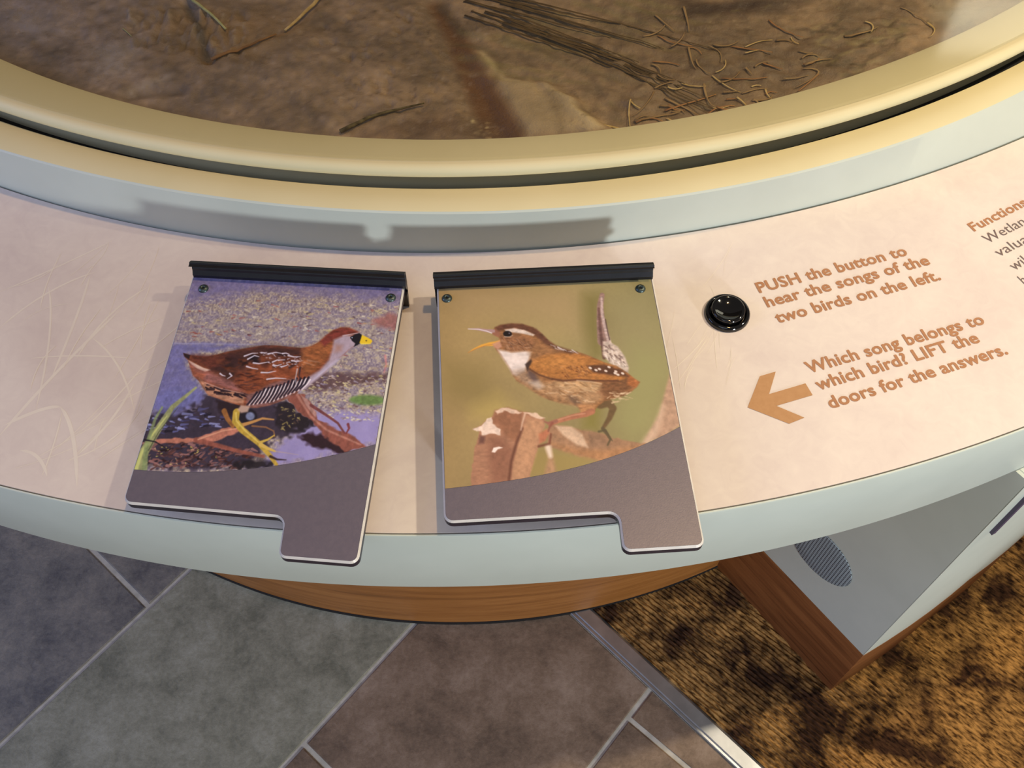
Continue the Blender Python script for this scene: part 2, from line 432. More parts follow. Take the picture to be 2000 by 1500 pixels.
def keep(o):       # parent without moving
    o.matrix_parent_inverse = counter.matrix_world.inverted() if False else Matrix.Translation((-C0[0], -C0[1], 0)); return o
def kp(o): keep(o); return o
# graphic panel: flat annulus of printed laminate, thickness 2 mm
kp(tag(rings('graphic_panel', [(offs(fA, .0022), -.004), (offs(fA, .0022), 0.0), (RB-.0016, 0.0), (RB-.0016, -.004)], M['paper'], counter, True), 'cream laminate with faint grass print'))
kp(rings('under_deck', [(.95, -.0045), (RB-.001, -.0045), (RB-.001, -.030), (.95, -.030)], M['dark_gap'], counter, True))
kp(tag(rings('edge_fascia', [(RB-.0008, -.0035), (RB-.0008, -.0008), (RB-.0004, 0.0), (RB+.0006, -.0004), (RB+.0012, -.002), (RB+.0012, -.108), (RB+.0002, -.110), (RB-.012, -.110), (RB-.012, -.012)], M['mint'], counter, True), 'mint-grey vertical outer edge band'))
kp(tag(rings('riser', [(offs(fA, .0004), -.004), (offs(fA, .0004), .002), (offs(fA2, .0003), .0485), (offs(fA2, -.0010), .0500), (offs(fA2, -.004), .0500), (offs(fA2, -.004), .04)], M['mint'], counter), 'mint-grey vertical inner riser'))
kp(tag(rings('ledge', [(offs(fA2, -.0010), .0499), (offs(fA2, -.0016), .0503), (offs(fG, .0008), .0503), (fG, .0498), (fG, .0485), (offs(fG, .001), .0480)], M['warm_lit_mint'], counter), 'flat ledge on top of the riser, warm light in its colour'))
kp(rings('underside', [(.40, -.109), (RB-.010, -.109)], M['mint'], counter))
cb = np.array([-0.071, 1.427]); Rb = .976
kp(tag(rings('drum', [(Rb, -.7995), (Rb, -.109)], M['oak'], counter, c=cb), 'curved oak veneer drum under the top'))
kp(rings('drum_reveal', [(Rb-.02, -.8), (Rb+.0015, -.8), (Rb+.0015, -.792), (Rb, -.792)], M['dark_gap'], counter, c=cb))

# faint grass blades printed on the panel (flat print)
def on_panel(pts): return np.array([at(x, y, 0)[:2] for x, y in pts])
def bez(p0, p1, p2, n=9):
    return [((1-t)**2*p0[0]+2*t*(1-t)*p1[0]+t*t*p2[0], (1-t)**2*p0[1]+2*t*(1-t)*p1[1]+t*t*p2[1]) for t in np.linspace(0, 1, n)]
def ribbon(P, w0, w1, z, bm, tip=True):
    P = np.asarray(P); n = len(P); prev = None
    for i in range(n):
        d = P[min(i+1, n-1)]-P[max(i-1, 0)]; d = d/np.linalg.norm(d); nn = np.array([-d[1], d[0]])
        t = i/(n-1); w_ = (w0+(w1-w0)*t)/2*(1 if not tip else min(1, 6*t+.15, 6*(1-t)+.1))
        a = bm.verts.new((P[i][0]+nn[0]*w_, P[i][1]+nn[1]*w_, z)); b = bm.verts.new((P[i][0]-nn[0]*w_, P[i][1]-nn[1]*w_, z))
        if prev: bm.faces.new((prev[0], a, b, prev[1]))
        prev = (a, b)
bm = bmesh.new(); zz = DESK+.00006
strokes = [((0, 850), (110, 720), (235, 605), 6), ((100, 740), (160, 600), (175, 540), 5), ((10, 830), (90, 790), (118, 795), 7),
           ((118, 795), (150, 830), (150, 950), 7), ((40, 880), (80, 880), (92, 930), 6), ((150, 890), (220, 830), (262, 750), 5),
           ((95, 560), (110, 640), (70, 800), 4), ((0, 640), (90, 560), (190, 530), 4), ((60, 700), (150, 690), (260, 700), 3),
           ((180, 660), (240, 700), (262, 800), 4), ((0, 570), (120, 520), (220, 470), 3), ((150, 850), (230, 780), (300, 690), 3),
           ((30, 520), (80, 470), (170, 430), 3), ((150, 700), (200, 610), (290, 560), 4), ((130, 900), (200, 880), (250, 830), 3)]
r_ = random.Random(4)
for i in range(44):
    x, y = r_.uniform(0, 330), r_.uniform(440, 930); a_ = r_.uniform(-1.4, -.3); L = r_.uniform(60, 190)
    strokes.append(((x, y), (x+L*.5*math.cos(a_)+r_.uniform(-14, 14), y+L*.5*math.sin(a_)+r_.uniform(-14, 14)), (x+L*math.cos(a_), y+L*math.sin(a_)), r_.uniform(1.2, 2.6)))
for i in range(26):
    x, y = r_.uniform(1290, 1420), r_.uniform(450, 780); a_ = r_.uniform(-1.9, -.8); L = r_.uniform(40, 120)
    strokes.append(((x, y), (x+L*.5*math.cos(a_)+r_.uniform(-12, 12), y+L*.5*math.sin(a_)), (x+L*math.cos(a_), y+L*math.sin(a_)), r_.uniform(.6, 1.2)))
for i, (a_, b_, c_, w_) in enumerate(strokes):
    P = on_panel(bez(a_, b_, c_)); rr = np.hypot(P[:, 0]-C0[0], P[:, 1]-C0[1])
    if rr.max() > RB-.006 or rr.min() < 1.03: continue
    ribbon(P, w_*.00042, w_*.00042, zz+i*.0000012, bm)
kp(bm_obj('grass_print', bm, M['blade'], counter))['kind'] = 'stuff'

# lettering
def lettering(name, s, a_px, b_px, m, bold=0.0, z=.00025, size=None):
    """text whose baseline runs from a to b (points measured on the panel); bold = stroke gain in em"""
    A, B = at(*a_px, 0)[:2], at(*b_px, 0)[:2]; d = B-A; L = np.linalg.norm(d); ang = math.atan2(d[1], d[0])
    cu = bpy.data.curves.new(name, 'FONT'); cu.body = s; cu.size = 1; cu.resolution_u = 3; cu.space_character = 1+bold*1.2
    o = bpy.data.objects.new(name, cu); C.objects.link(o)
    dg = bpy.context.evaluated_depsgraph_get(); me = bpy.data.meshes.new_from_object(o.evaluated_get(dg))
    bpy.data.objects.remove(o)
    co = np.empty(len(me.vertices)*3); me.vertices.foreach_get('co', co); co = co.reshape(-1, 3)
    fs = [tuple(p.vertices) for p in me.polygons]; bpy.data.meshes.remove(me)
    x0, x1 = co[:, 0].min(), co[:, 0].max(); sx = L/(x1-x0); sy = size if size else sx
    ca, sa = math.cos(ang), math.sin(ang); V, F = [], []
    sh = [(0, 0)] if bold <= 0 else [(0, 0), (bold, 0), (-bold, 0), (0, bold), (0, -bold), (bold*.7, bold*.7), (-bold*.7, bold*.7), (bold*.7, -bold*.7), (-bold*.7, -bold*.7)]
    for k, (dx, dy) in enumerate(sh):
        X = (co[:, 0]-x0+dx)*sx; Y = (co[:, 1]+dy)*sy; b0 = len(V)
        V += list(zip(A[0]+X*ca-Y*sa, A[1]+X*sa+Y*ca, [DESK+z+k*3e-6]*len(co))); F += [tuple(b0+q for q in f) for f in fs]
    return kp(mesh_obj(name, V, F, m, counter))
SZ = .0151
lettering('lettering', 'PUSH the button to', (1484, 572), (1773, 498), M['text_brown'], .031, size=SZ)
lettering('lettering', 'hear the songs of the', (1500, 600), (1817, 516), M['text_brown'], .031, size=SZ)
lettering('lettering', 'two birds on the left.', (1520, 631), (1838, 546), M['text_brown'], .031, size=SZ)
lettering('lettering', 'Which song belongs to', (1581, 729), (1924, 632), M['text_brown'], .031, size=SZ)
lettering('lettering', 'which bird? LIFT the', (1600, 762), (1914, 668), M['text_brown'], .031, size=SZ)
lettering('lettering', 'doors for the answers.', (1624, 798), (1969, 691), M['text_brown'], .031, size=SZ)
lettering('lettering', 'Functions', (1903, 452), (2008, 400), M['text_brown'], .026, size=.0135)
lettering('lettering', 'Wetland', (1930, 476), (2019, 431), M['text_grey'], 0, size=.0137)
lettering('lettering', 'valua', (1952, 502), (2012, 472), M['text_grey'], 0, size=.0137)
lettering('lettering', 'wild', (1982, 529), (2022, 506), M['text_grey'], 0, size=.0137)
lettering('lettering', 'h', (2001, 556), (2009, 552), M['text_grey'], 0, size=.0137)
# arrow
ar = [(1460, 796), (1484, 735), (1515, 726), (1502, 770), (1573, 749), (1587, 772), (1516, 793), (1571, 816), (1541, 828)]
bm = bmesh.new(); bm.faces.new([bm.verts.new(tuple(at(x, y, 0)+np.array([0, 0, .0003]))) for x, y in ar]); bmesh.ops.triangulate(bm, faces=bm.faces[:])
kp(tag(bm_obj('arrow_print', bm, painted('arrow_brown_print', (184, 140, 98), (190, 146, 104), .6, 200, .2, 0), counter), 'brown printed arrow pointing left'))

# push button
bc = at(1420.5, 610.5, 0.002)
btn = empty('push_button', (bc[0]-C0[0], bc[1]-C0[1], DESK)); btn.parent = counter
tag(btn, 'glossy black round push button')
def lathe(name, prof, m, parent, seg=48, loc=(0, 0, 0)):
    bm = bmesh.new(); R = []
    for (r, z) in prof:
        R.append([bm.verts.new((r*math.cos(2*math.pi*i/seg)+loc[0], r*math.sin(2*math.pi*i/seg)+loc[1], z+loc[2])) for i in range(seg)] if r > 1e-6 else [bm.verts.new((loc[0], loc[1], z+loc[2]))])
    for a, b in zip(R, R[1:]):
        for i in range(seg):
            j = (i+1) % seg
            if len(a) == 1: bm.faces.new((a[0], b[i], b[j]))
            elif len(b) == 1: bm.faces.new((a[i], b[0], a[j]))
            else: bm.faces.new((a[i], b[i], b[j], a[j]))
    return bm_obj(name, bm, m, parent, True)
k_ = .0188
lathe('button_collar', [(k_, .0001), (k_, .0015), (k_*.985, .0030), (k_*.93, .0043), (k_*.86, .0047), (k_*.80, .0040), (k_*.775, .0028), (k_*.77, .0005)], M['gloss_black'], btn)
lathe('button_cap', [(k_*.745, .0008), (k_*.745, .0065), (k_*.72, .0080), (k_*.66, .0086), (k_*.58, .0080), (k_*.40, .0066), (k_*.2, .0060), (0, .0058)], M['gloss_black'], btn)

# ------------------------------------------------------------------ inner ring, mud diorama, acrylic cover
ring = empty('basin_ring', (C0[0], C0[1], DESK)); tag(ring, 'broad warm-lit inner ring with rounded outer edge framing the mud basin', 'ring')
def kr(o): o.matrix_parent_inverse = Matrix.Translation((-C0[0], -C0[1], -DESK)); return o
def mix(fa, fb, k, d=0): return lambda t: fa(t)*(1-k)+fb(t)*k+d
zr = .0705
prof = [(offs(fM, 0), .022), (fM, zr-.001), (offs(fM, .001), zr), (offs(fG, -.0085), zr)]
for a_ in np.linspace(0, 90, 8):
    q = math.radians(a_); prof.append((offs(fG, -.0085+.0060*math.sin(q)), zr-.0060+.0060*math.cos(q)))
prof += [(offs(fG, -.0025), .0612), (offs(fG, -.0032), .0606), (offs(fG, -.016), .0600), (offs(fG, -.017), .022)]
kr(tag(rings('ring_rim', prof, M['warm_lit_mint'], ring, True, smooth=50), 'ring surface with warm light in its colour'))
kr(rings('ring_seat', [(offs(fG, -.030), .0305), (offs(fG, .0003), .0305), (offs(fG, .0003), .0486)], M['dark_gap'], ring))  # groove floor and wall coloured near-black for the shade in the gap

# mud
def fw_xy(px, z): return at(px[0], px[1], z)[:2]
ZM = .056
def tfm(pts): return np.array([fw_xy(p, ZM) for p in pts])
mp_ = Paint(-.95, .60, .95, 1.30, 1500, 560, (112, 94, 76))
n1 = mp_.noise(9, 4, 1, 4); n2 = mp_.noise(60, 28, 2, 4); n3 = mp_.noise(300, 130, 3, 2)
Xg = np.linspace(-.95, .95, 1500)[None, :]; Yg = np.linspace(.60, 1.30, 560)[:, None]
left = np.array([108, 94, 86.]); cen = np.array([126, 102, 74.]); rgt = np.array([110, 88, 62.])
tt = np.clip((Xg+.5)/.5, 0, 1)[..., None]*np.ones((560, 1, 1)); t2 = np.clip((Xg-.05)/.25, 0, 1)[..., None]*np.ones((560, 1, 1))
mp_.a = (left*(1-tt)+cen*tt)*(1-t2)+rgt*t2
mp_.a = mp_.a*(.74+.52*n1[..., None])*(.70+.60*n2[..., None])*(.84+.32*n3[..., None])
T2 = .9+.2*n2
mp_.poly([(905, 85), (950, 95), (985, 145), (1030, 150), (1080, 175), (1170, 258), (1010, 262), (985, 215), (950, 165), (925, 120)], (146, 126, 92), .6, 5, T2, tfm, 3)
mp_.line([(912, 92), (940, 96), (962, 120), (985, 148), (1010, 152)], 9, (186, 166, 124), 5, .7, 3, T2, tfm)
mp_.line([(905, 92), (930, 118), (958, 160), (990, 215), (1010, 262)], 9, (176, 156, 116), 9, .6, 3, T2, tfm)
mp_.line([(975, 120), (972, 140), (960, 160)], 8, (76, 60, 40), 5, .6, 3, None, tfm)
mp_.line([(1075, 180), (1090, 220), (1100, 262)], 9, (96, 78, 52), 9, .5, 4, None, tfm)
mp_.poly([(1062, 163), (1090, 175), (1175, 250), (1150, 255), (1100, 200)], (176, 154, 112), .6, 3, T2, tfm, 2)
mp_.line([(850, 0), (890, 60), (918, 120), (952, 190), (985, 258)], 20, (84, 54, 30), 54, .9, 4, T2, tfm)
mp_.line([(862, 0), (885, 30), (902, 52)], 14, (60, 50, 36), 10, .7, 4, T2, tfm)
mp_.poly([(700, 258), (830, 215), (880, 218), (960, 225), (985, 262)], (74, 54, 36), .6, 8, T2, tfm, 4)
mp_.dabs([(905, 222), (955, 225), (960, 255), (930, 258)], 16, (220, 200, 140), 1, 2.5, 0, 3, .8, 1.3, .6, tfm, 5)
mp_.poly([(300, 20), (520, 0), (600, 60), (470, 110), (330, 100)], (122, 92, 54), .45, 20, T2, tfm, 5)
mp_.dabs([(250, 20), (480, 20), (480, 110), (260, 90)], 80, [(150, 136, 116), (84, 66, 44)], 1.5, 4, 1.6, .4, .55, 5, 1.0, tfm, 6)
mp_.dabs([(600, 0), (1000, 0), (900, 240), (700, 230)], 60, (58, 44, 32), 1.5, 4, .3, 1, .7, 1.6, 1.0, tfm, 7)
mp_.poly([(0, 0), (60, 0), (120, 60), (40, 60), (0, 40)], (150, 138, 134), .5, 14, None, tfm, 4)
mp_.poly([(180, 95), (250, 90), (240, 130), (190, 138)], (140, 134, 130), .5, 14, None, tfm, 4)
mp_.line([(250, 175), (290, 160), (330, 145)], 10, (146, 134, 122), 6, .6, 4, None, tfm)
mp_.line([(250, 184), (300, 172), (350, 172)], 8, (66, 54, 44), 6, .6, 4, None, tfm)
mp_.line([(362, 0), (385, 40), (405, 115)], 9, (54, 52, 54), 9, .75, 2.5, None, tfm)
mp_.line([(400, 115), (440, 100), (520, 75), (560, 60)], 9, (120, 88, 50), 5, .7, 2, None, tfm)
for i in range(26):          # green-brown streaks painted for reed shadows right of the channel
    r2 = random.Random(i+50); x = r2.uniform(930, 1300); y = r2.uniform(0, 150)
    mp_.line([(x-60, y-18), (x, y), (x+r2.uniform(60, 140), y+r2.uniform(14, 30))], r2.uniform(3, 9), r2.choice([(100, 92, 50), (140, 122, 84), (84, 72, 48), (112, 104, 56)]), 2, .45, 3, None, tfm)
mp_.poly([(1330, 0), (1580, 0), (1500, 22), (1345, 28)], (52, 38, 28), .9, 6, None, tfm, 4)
mp_.poly([(1230, 60), (1800, 20), (1700, 170), (1400, 220), (1200, 190)], (84, 66, 46), .55, 30, T2, tfm, 6)
mp_.dabs([(1600, 40), (1790, 30), (1740, 120), (1660, 150), (1600, 140)], 90, [(64, 52, 34), (120, 104, 66)], 3, 8, -.3, .4, .6, 3.5, 1.0, tfm, 8)
mp_.dabs([(1300, 60), (1600, 50), (1600, 150), (1300, 160)], 60, (70, 54, 38), 3, 7, .05, .3, .5, 4, 1.2, tfm, 9)
mp_.poly([(1820, 0), (1990, 0), (1870, 70)], (132, 120, 96), .8, 10, T2, tfm, 3)
mp_.dabs([(0, 60), (120, 60), (300, 180), (600, 250), (300, 230), (0, 110)], 60, (92, 76, 62), 4, 12, .3, .6, .4, 2.5, 3, tfm, 11)
mp_.dabs([(0, 0), (1000, 0), (980, 260), (500, 250), (0, 120)], 700, [(150, 136, 124), (64, 52, 42), (130, 104, 72)], 1, 3.2, .3, 1.5, .5, 1.8, .8, tfm, 13)
mp_.dabs([(1000, 0), (1900, 0), (1500, 190), (1100, 255)], 500, [(140, 118, 84), (58, 44, 30), (104, 92, 54)], 1, 3.4, .1, .7, .5, 3.2, .8, tfm, 14)
gx = np.linspace(-1.0, .95, 790); gy = np.r_[np.linspace(.60, 1.10, 240), np.linspace(1.11, 2.52, 110)]; GX, GY = np.meshgrid(gx, gy); NG = (len(gx), len(gy))
tri = np.abs((GY-1.04) % .44-.22); GS = np.where(GY < 1.04, GY, 1.04+.22-tri)      # beyond the view the far half repeats the upper strip
cl = mp_.sample(GX, GS)
hp = Paint(-.95, .60, .95, 1.30, 900, 340, (128, 128, 128))   # height paint
h1 = hp.noise(7, 3, 21, 3); h2 = hp.noise(40, 16, 22, 4); h3 = hp.noise(190, 80, 23, 2)
hp.a = (np.ones((340, 900, 3))*128)+((h1-.5)*80+(h2-.5)*34+(h3-.5)*22)[..., None]
hp.line([(850, 0), (890, 60), (918, 120), (952, 190), (985, 258)], 22, (70, 70, 70), 50, .8, 8, None, tfm)
hp.poly([(905, 85), (950, 95), (985, 145), (1030, 150), (1080, 175), (1170, 258), (1010, 262), (985, 215), (950, 165), (925, 120)], (176, 176, 176), .6, 5, None, tfm, 3)
hp.poly([(1062, 163), (1090, 175), (1175, 250), (1150, 255), (1100, 200)], (205, 205, 205), .7, 4, None, tfm, 2)
hp.line([(250, 184), (300, 172), (350, 172)], 10, (70, 70, 70), 6, .7, 4, None, tfm)
hp.line([(362, 0), (385, 40), (405, 115)], 9, (60, 60, 60), 9, .7, 2, None, tfm)
hp.dabs([(250, 20), (480, 20), (480, 110), (260, 90)], 90, [(185, 185, 185), (90, 90, 90)], 3, 6, 1.6, .4, .55, 4, 1.0, tfm, 6, 5)
hp.dabs([(600, 0), (900, 0), (850, 220), (650, 200)], 60, (70, 70, 70), 2, 5, .3, 1, .7, 1.6, 1.0, tfm, 7, 5)
hp.dabs([(1180, 60), (1800, 20), (1650, 150), (1250, 230)], 120, [(160, 160, 160), (104, 104, 104)], 4, 10, -.2, .7, .4, 4, 2.0, tfm, 17, 5)
HZ = (hp.sample(GX, GS)[..., 0]-128)/128*.020
HZ = np.minimum(HZ, .012)
M['mud'] = attr_mat('river_mud', .5, .5, .7, 260)
mud = grid_mesh('mud_basin', GX, GY, DESK+ZM-.004+HZ, to_linear(cl, np.array([1.75, 1.88, 2.15])), M['mud'])
# cut to the basin outline
bm = bmesh.new(); bm.from_mesh(mud.data)
dead = [f for f in bm.faces if (lambda p: math.hypot(p.x-C0[0], p.y-C0[1]) > fM(math.atan2(p.x-C0[0], -(p.y-C0[1])))+.004)(f.calc_center_median())]
bmesh.ops.delete(bm, geom=dead, context='FACES'); bm.to_mesh(mud.data); bm.free()
tag(mud, 'sculpted brown river mud with a wet channel and pale ridge inside the round basin', 'mud diorama')

def tube(name, pts, w0, w1, m, parent=None, flat=1.0, seg=6):
    P = [Vector(p) for p in pts]; bm = bmesh.new(); prev = None; n = len(P)
    for i, p in enumerate(P):
        d = (P[min(i+1, n-1)]-P[max(i-1, 0)]).normalized(); a = d.cross(Vector((0, 0, 1))).normalized(); b = a.cross(d)
        t = i/(n-1); r = (w0+(w1-w0)*t)/2
        cur = [bm.verts.new(p+a*r*math.cos(2*math.pi*k/seg)+b*r*flat*math.sin(2*math.pi*k/seg)) for k in range(seg)]
        if prev:
            for k in range(seg): bm.faces.new((prev[k], prev[(k+1) % seg], cur[(k+1) % seg], cur[k]))
        else: bm.faces.new(cur[::-1])
        prev = cur
    bm.faces.new(prev)
    return bm_obj(name, bm, m, parent, True)
def mudz(x, y):
    i = min(NG[0]-1, max(0, int(np.searchsorted(gx, x)))); j = min(NG[1]-1, max(0, int(np.searchsorted(gy, y)))); return DESK+ZM-.004+HZ[j, i]
def lay(name, pix, w0, w1, m, label, cat, group=None, lift=.001, flat=.7):
    pts = []
    dense = []
    for a, b in zip(pix, pix[1:]):
        for t in (0, .34, .67): dense.append((a[0]+(b[0]-a[0])*t, a[1]+(b[1]-a[1])*t))
    dense.append(pix[-1])
    if len(pix) == 3: dense = bez(pix[0], (pix[1][0]*2-(pix[0][0]+pix[2][0])/2, pix[1][1]*2-(pix[0][1]+pix[2][1])/2), pix[2], 8)
    for (x, y) in dense:
        q = fw_xy((x, y), ZM)
        z = mudz(*q)
        pts.append((q[0], q[1], z+lift+w0*.35))
    zs = [p[2] for p in pts]; avg = sum(zs)/len(zs)
    pts = [(p[0], p[1], .4*p[2]+.6*max(avg, p[2]-.001)) for p in pts]
    return tag(tube(name, pts, w0, w1, m, None, flat), label, cat, group)
lay('twig', [(664, 253), (720, 226), (775, 210), (828, 198)], .0048, .0016, M['twig'], 'short dark pointed twig lying on the mud left of the wet channel', 'twig')
lay('grass_stalk', [(340, -40), (378, 2), (412, 28), (441, 56)], .0042, .0024, M['stalk'], 'pale green cut stalk running in from the top edge, left of the straw', 'stalk', lift=.002)
lay('straw', [(640, -30), (612, 8), (588, 30), (557, 61)], .0048, .0028, M['straw'], 'pale tan straw at the top edge, between the green stalk and the wet channel', 'straw', lift=.002)
lay('grass_sprig', [(239, 53), (247, 60), (256, 69)], .0010, .0007, M['stalk'], 'tiny white sliver of grass on the left mud flat', 'grass sliver')
lay('bark_strip', [(412, 116), (450, 104), (488, 90), (540, 68)], .0040, .0020, painted('rusty_bark', (128, 92, 56), (156, 116, 72), .8), 'rust brown bark strip lying on the mud beside the dark crack', 'bark')
# straw litter on the right: every piece its own object
litter = [[(1280, 30), (1295, 42), (1318, 60)], [(1285, 68), (1312, 80), (1352, 88)], [(1335, 15), (1342, 40), (1346, 62)],
          [(1232, 192), (1229, 215), (1232, 246)], [(1278, 176), (1262, 200), (1238, 222)], [(1300, 210), (1345, 196), (1400, 180)],
          [(1376, 160), (1384, 190), (1400, 204)], [(1392, 145), (1420, 165), (1448, 178)], [(1450, 180), (1480, 172), (1500, 170)],
          [(1400, 205), (1430, 212), (1470, 206)], [(1470, 195), (1500, 192), (1510, 182)], [(1496, 172), (1500, 182), (1508, 190)],
          [(1570, 132), (1600, 140), (1556, 168)], [(1600, 142), (1580, 160), (1560, 176)], [(1760, 15), (1790, 28), (1812, 44)],
          [(1812, 44), (1826, 58), (1816, 72)], [(1360, 115), (1368, 132), (1388, 142)], [(1430, 90), (1470, 96), (1510, 100)],
          [(1560, 100), (1575, 104), (1588, 103)], [(1690, 42), (1705, 50), (1702, 62)], [(1240, 232), (1290, 222), (1330, 214)],
          [(1410, 150), (1450, 152), (1500, 148)], [(1650, 70), (1690, 62), (1716, 52)], [(1180, 240), (1205, 244), (1226, 250)],
          [(1300, 185), (1340, 205), (1372, 222)], [(1384, 218), (1405, 206), (1436, 204)], [(1345, 92), (1352, 120), (1360, 136)],
          [(1440, 188), (1452, 198), (1462, 210)], [(1530, 150), (1556, 150), (1580, 146)], [(1502, 40), (1530, 60), (1570, 72)]]
for i in range(46):
    r2 = random.Random(i+300); x = r2.uniform(1230, 1640); y = r2.uniform(70, 240)
    if y > 262-(x-1150)*.19: continue
    a_ = r2.uniform(-.7, .9); L_ = r2.uniform(18, 62); c_ = r2.uniform(-.9, .9)
    litter.append([(x, y), (x+L_*.5*math.cos(a_), y+L_*.5*math.sin(a_)*.7), (x+L_*.5*math.cos(a_)+L_*.5*math.cos(a_+c_), y+(L_*.5*math.sin(a_)+L_*.5*math.sin(a_+c_))*.7)])
straw_b = painted('orange_straw', (150, 104, 62), (180, 132, 82), .8)
straw_c = painted('weathered_straw', (140, 112, 74), (172, 142, 98), .8)
for i, L_ in enumerate(litter):
    r2 = random.Random(i); L_ = [(x, y-2) for x, y in L_]
    lay('straw_litter', L_, r2.uniform(.0014, .0030), r2.uniform(.0006, .0012), [straw_c, straw_b, straw_c, M['straw']][i % 4],
        'dry tan straw piece in the tangled litter on the right side of the mud', 'straw', 'straw litter on the right of the mud', lift=.0008, flat=.30)
# reed shadow streaks modelled as dark flat strips, fanning out from the channel head
for i in range(15):
    r2 = random.Random(i+70); y0_ = -40+i*7+r2.uniform(-10, 10); x0_ = 860+i*12+r2.uniform(-60, 50); L_ = r2.uniform(260, 520); sl = r2.uniform(.17, .30)+i*.012
    lay('reed_shadow_blade', [(x0_, y0_), (x0_+L_*.33, y0_+L_*sl*.30), (x0_+L_*.66, y0_+L_*sl*.66), (x0_+L_, y0_+L_*sl*1.05)], r2.uniform(.0018, .0042), .0008, M['reed_shadow'],
        'long dark flat strip imitating a reed shadow in the fan right of the wet channel', 'reed shadow strip', 'reed shadow streaks laid flat on the mud', lift=.0006, flat=.12)

# clear acrylic cover
def glass_mat():
    t = NT('clear_acrylic'); nt = t.t; nt.nodes.remove(t.b); out = nt.nodes['Material Output']
    tr = t.n('ShaderNodeBsdfTransparent'); gl = t.n('ShaderNodeBsdfGlossy'); gl.inputs['Roughness'].default_value = .07
    tr.inputs[0].default_value = (.97, .975, .96, 1); fr = t.n('ShaderNodeLayerWeight'); fr.inputs[0].default_value = .5
    pw = t.n('ShaderNodeMath', operation='POWER'); pw.inputs[1].default_value = 5; t.l(fr.outputs['Facing'], pw.inputs[0])
    sc_ = t.n('ShaderNodeMath', operation='MULTIPLY_ADD'); sc_.inputs[1].default_value = .95; sc_.inputs[2].default_value = .045; t.l(pw.outputs[0], sc_.inputs[0])
    mx = t.n('ShaderNodeMixShader'); t.l(sc_.outputs[0], mx.inputs[0]); t.l(tr.outputs[0], mx.inputs[1]); t.l(gl.outputs[0], mx.inputs[2]); t.l(mx.outputs[0], out.inputs[0])
    return t.m
M['acrylic'] = glass_mat()
cover = empty('acrylic_cover', (C0[0], C0[1], DESK)); tag(cover, 'clear flat acrylic cover lying on the inner ring over the mud', 'glass cover')
cv = rings('cover_sheet', [(.02, .0745), (offs(fG, -.0115), .0745), (offs(fG, -.0115), .0711), (.02, .0711)], M['acrylic'], cover, False)
cv.matrix_parent_inverse = Matrix.Translation((-C0[0], -C0[1], -DESK))

# ------------------------------------------------------------------ flip doors
def homog(src, dst):
    A = []
    for (x, y), (u, v) in zip(src, dst):
        A.append([x, y, 1, 0, 0, 0, -u*x, -u*y, -u]); A.append([0, 0, 0, x, y, 1, -v*x, -v*y, -v])
    return np.linalg.svd(np.array(A))[2][-1].reshape(3, 3)
ZD = .025
def round_outline(P, radii, n=6):
    out = []; N = len(P)
    for i in range(N):
        p, a, b = np.array(P[i]), np.array(P[i-1]), np.array(P[(i+1) % N]); r = radii[i]
        if r == 0: out.append(tuple(p)); continue
        u = (a-p)/np.linalg.norm(a-p); v = (b-p)/np.linalg.norm(b-p); ang = math.acos(np.clip(u@v, -1, 1)); t = r/math.tan(ang/2)
        c = p+(u+v)/np.linalg.norm(u+v)*r/math.sin(ang/2); s0 = p+u*t-c; s1 = p+v*t-c
        a0 = math.atan2(s0[1], s0[0]); a1 = math.atan2(s1[1], s1[0]); da = (a1-a0+math.pi) % (2*math.pi)-math.pi
        for k in range(n+1): out.append((c[0]+r*math.cos(a0+da*k/n), c[1]+r*math.sin(a0+da*k/n)))
    return out
def inset(O, d):
    O = np.array(O); N = len(O); area_ = .5*sum(O[i-1][0]*O[i][1]-O[i][0]*O[i-1][1] for i in range(N)); s = 1 if area_ > 0 else -1
    out = []
    for i in range(N):
        e0 = O[i]-O[i-1]; e1 = O[(i+1) % N]-O[i]
        n0 = np.array([-e0[1], e0[0]])*s/(np.linalg.norm(e0)+1e-12); n1 = np.array([-e1[1], e1[0]])*s/(np.linalg.norm(e1)+1e-12)
        m_ = n0+n1; m_ = m_/np.linalg.norm(m_); out.append(tuple(O[i]+m_*d/max(.5, m_@n0)))
    return out
def slab(name, layers, m, parent, caps=(True, True)):
    bm = bmesh.new(); prev = None
    for O, z in layers:
        cur = [bm.verts.new((x, y, z)) for x, y in O]
        if prev:
            for i in range(len(cur)): j = (i+1) % len(cur); bm.faces.new((prev[i], prev[j], cur[j], cur[i]))
        elif caps[0]: bm.faces.new(cur[::-1])
        prev = cur
    if caps[1]: bm.faces.new(prev)
    return bm_obj(name, bm, m, parent)

